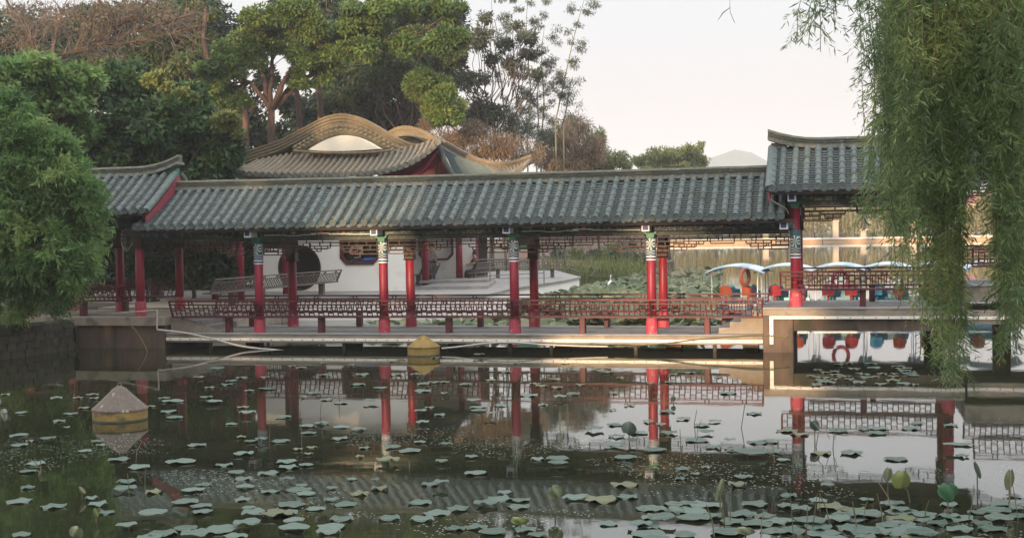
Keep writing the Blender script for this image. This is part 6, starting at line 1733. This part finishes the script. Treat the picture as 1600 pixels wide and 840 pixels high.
# pillars and lamps by the far water, houses behind
MT['pillar'] = mat('far_pillar_stone', (.52, .42, .30), (.45, .36, .26), 1, .9)
def far_house(px, Y, w_, h_, dpt, lb, m, win=4, roofm='board'):
    p = at(px, 372, Y); t = thing('house', lb, 'house', (p.x, Y, .6), -.05)
    obj('wall', MB().box(-w_ / 2, w_ / 2, 0, dpt, 0, h_), MT[m], t)
    mb = MB(); mb.add([(-w_ / 2 - .6, -.6, h_), (w_ / 2 + .6, -.6, h_), (w_ / 2 + .6, dpt + .6, h_), (-w_ / 2 - .6, dpt + .6, h_), (-w_ / 2 + 1, dpt / 2, h_ + 2), (w_ / 2 - 1, dpt / 2, h_ + 2)], [(0, 3, 2, 1), (0, 1, 5, 4), (1, 2, 5), (2, 3, 4, 5), (3, 0, 4)]); obj('roof', mb, MT[roofm], t)
    for r_ in range(max(1, int(h_ / 3))):
        for i in range(win):
            x = -w_ / 2 + w_ * (i + .5) / win
            f = obj('window', MB().box(x - .75, x + .75, -.08, -.002, .9 + 3 * r_, 2.5 + 3 * r_), MT['winframe'], t); obj('pane', MB().box(x - .62, x + .62, -.1, -.082, 1.02 + 3 * r_, 2.38 + 3 * r_), MT['glassdark'], f)
far_house(1525, 262, 9, 6.4, 8, 'sunlit cream house on the far shore seen between the willow columns', 'cream', 4)
far_house(1590, 266, 9, 6, 8, 'sunlit cream house at the far right behind the willow', 'cream', 4)
#far_house(1405, 285, 14, 6.2, 8, 'low pinkish house behind the far willow row', 'pinkwall', 6)
#far_house(1120, 290, 14, 6.2, 8, 'low cream house behind the far willows left of the pavilion column', 'cream', 6)
for k, (px, h_) in enumerate(((1307, 3.2), (1198, 2.2), (1350, 1.5), (1428, 2.4))):
    p = at(px, 372, 250.0); t = thing('gate_pillar', 'pale stone pillar standing on the far quay %s' % ('in the middle of the pavilion opening', 'left of the red pavilion column', 'right of the tallest pillar, short', 'by the edge of the willow leaves', 'at the left end of the lake view', 'between the hanging willow columns', 'under the last hanging lattice')[k], 'pillar', (p.x, 252 - .0253 * p.x + .3, .56))
    obj('shaft', MB().bbox(-.5, .5, -.5, .5, 0, h_, .05), MT['pillar'], t); obj('cap', MB().bbox(-.62, .62, -.62, .62, h_ + .002, h_ + .3, .05), MT['pillar'], t)

# unseen wood added and shaped behind the camera to shade pond and walkway
def shade_belt():
    perp = Vector((sunv.y, -sunv.x, 0)).normalized(); sd = Vector((sunv.x, sunv.y, 0)).normalized()
    base = Vector((0, 35, 0)) + sd * 75; P = []
    for i in range(22000):
        s = RNG.uniform(-85, 85); p = base + perp * s
        left = -s if perp.x > 0 else s            # + towards the left of the picture
        h = 12.5 + .5 * math.sin(s * .21) + .4 * math.sin(s * .57 + 1) + max(0, min(6, (left - 6) * .35)) + max(0, min(1.5, (-left - 1) * .3))
        P.append((p.x + RNG.normal(0, 1.6), p.y + RNG.normal(0, 1.6), .8 + (h - .8) * RNG.random() ** .8))
    P = np.array(P)
    # openings cut in it to throw evening sun patches on the walkway
    tn = math.tan(SUN_EL); keep = np.ones(len(P), bool)
    for T, rs, rh in ((lw(3.62, -.2, 1.0), 2.5, 2.6), (lw(2.9, -.3, .5), 2.4, 1.8), (lw(-4.15, -.1, 3.15), 1.7, 1.5), (lw(6.6, -.4, .9), 1.6, 1.5)):
        ds = np.array([(Vector(q) - T).dot(perp) for q in P]); dt = np.array([(Vector((q[0], q[1], 0)) - Vector((T.x, T.y, 0))).dot(sd) for q in P])
        dh = P[:, 2] - (T.z + tn * dt)
        keep &= (ds / rs) ** 2 + (dh / rh) ** 2 > 1
    P = P[keep]; n = len(P); A = rdir(n)
    o = link('wood', leaf_mesh('wood', P - np.array(base), A, np.cross(A, rdir(n)), RNG.uniform(1.0, 1.7, n), .9, RNG.uniform(0, 1, n), LM['mass']), None, base)
    tag(o, 'unseen dark wood added behind the viewer to shade the walkway', 'wood', kind='stuff')
shade_belt()

# evening haze over the lake: one even volume round everything
hz = MB().box(-500, 1000, -90, 1900, -2.5, 97)
hm = bpy.data.materials.new('haze'); t_, N_h, L_h = nodes_of(hm); N_h.remove(N_h['Principled BSDF'])
pv_ = N_h.new('ShaderNodeVolumePrincipled'); pv_.inputs['Color'].default_value = (.97, .965, .97, 1); pv_.inputs['Density'].default_value = .0005; pv_.inputs['Anisotropy'].default_value = .2
L_h.new(pv_.outputs[0], N_h['Material Output'].inputs['Volume'])
ho = obj('haze', hz, hm); ho['kind'] = 'stuff'; ho['label'] = 'thin pale evening haze over the pond and lake'; ho['category'] = 'haze'
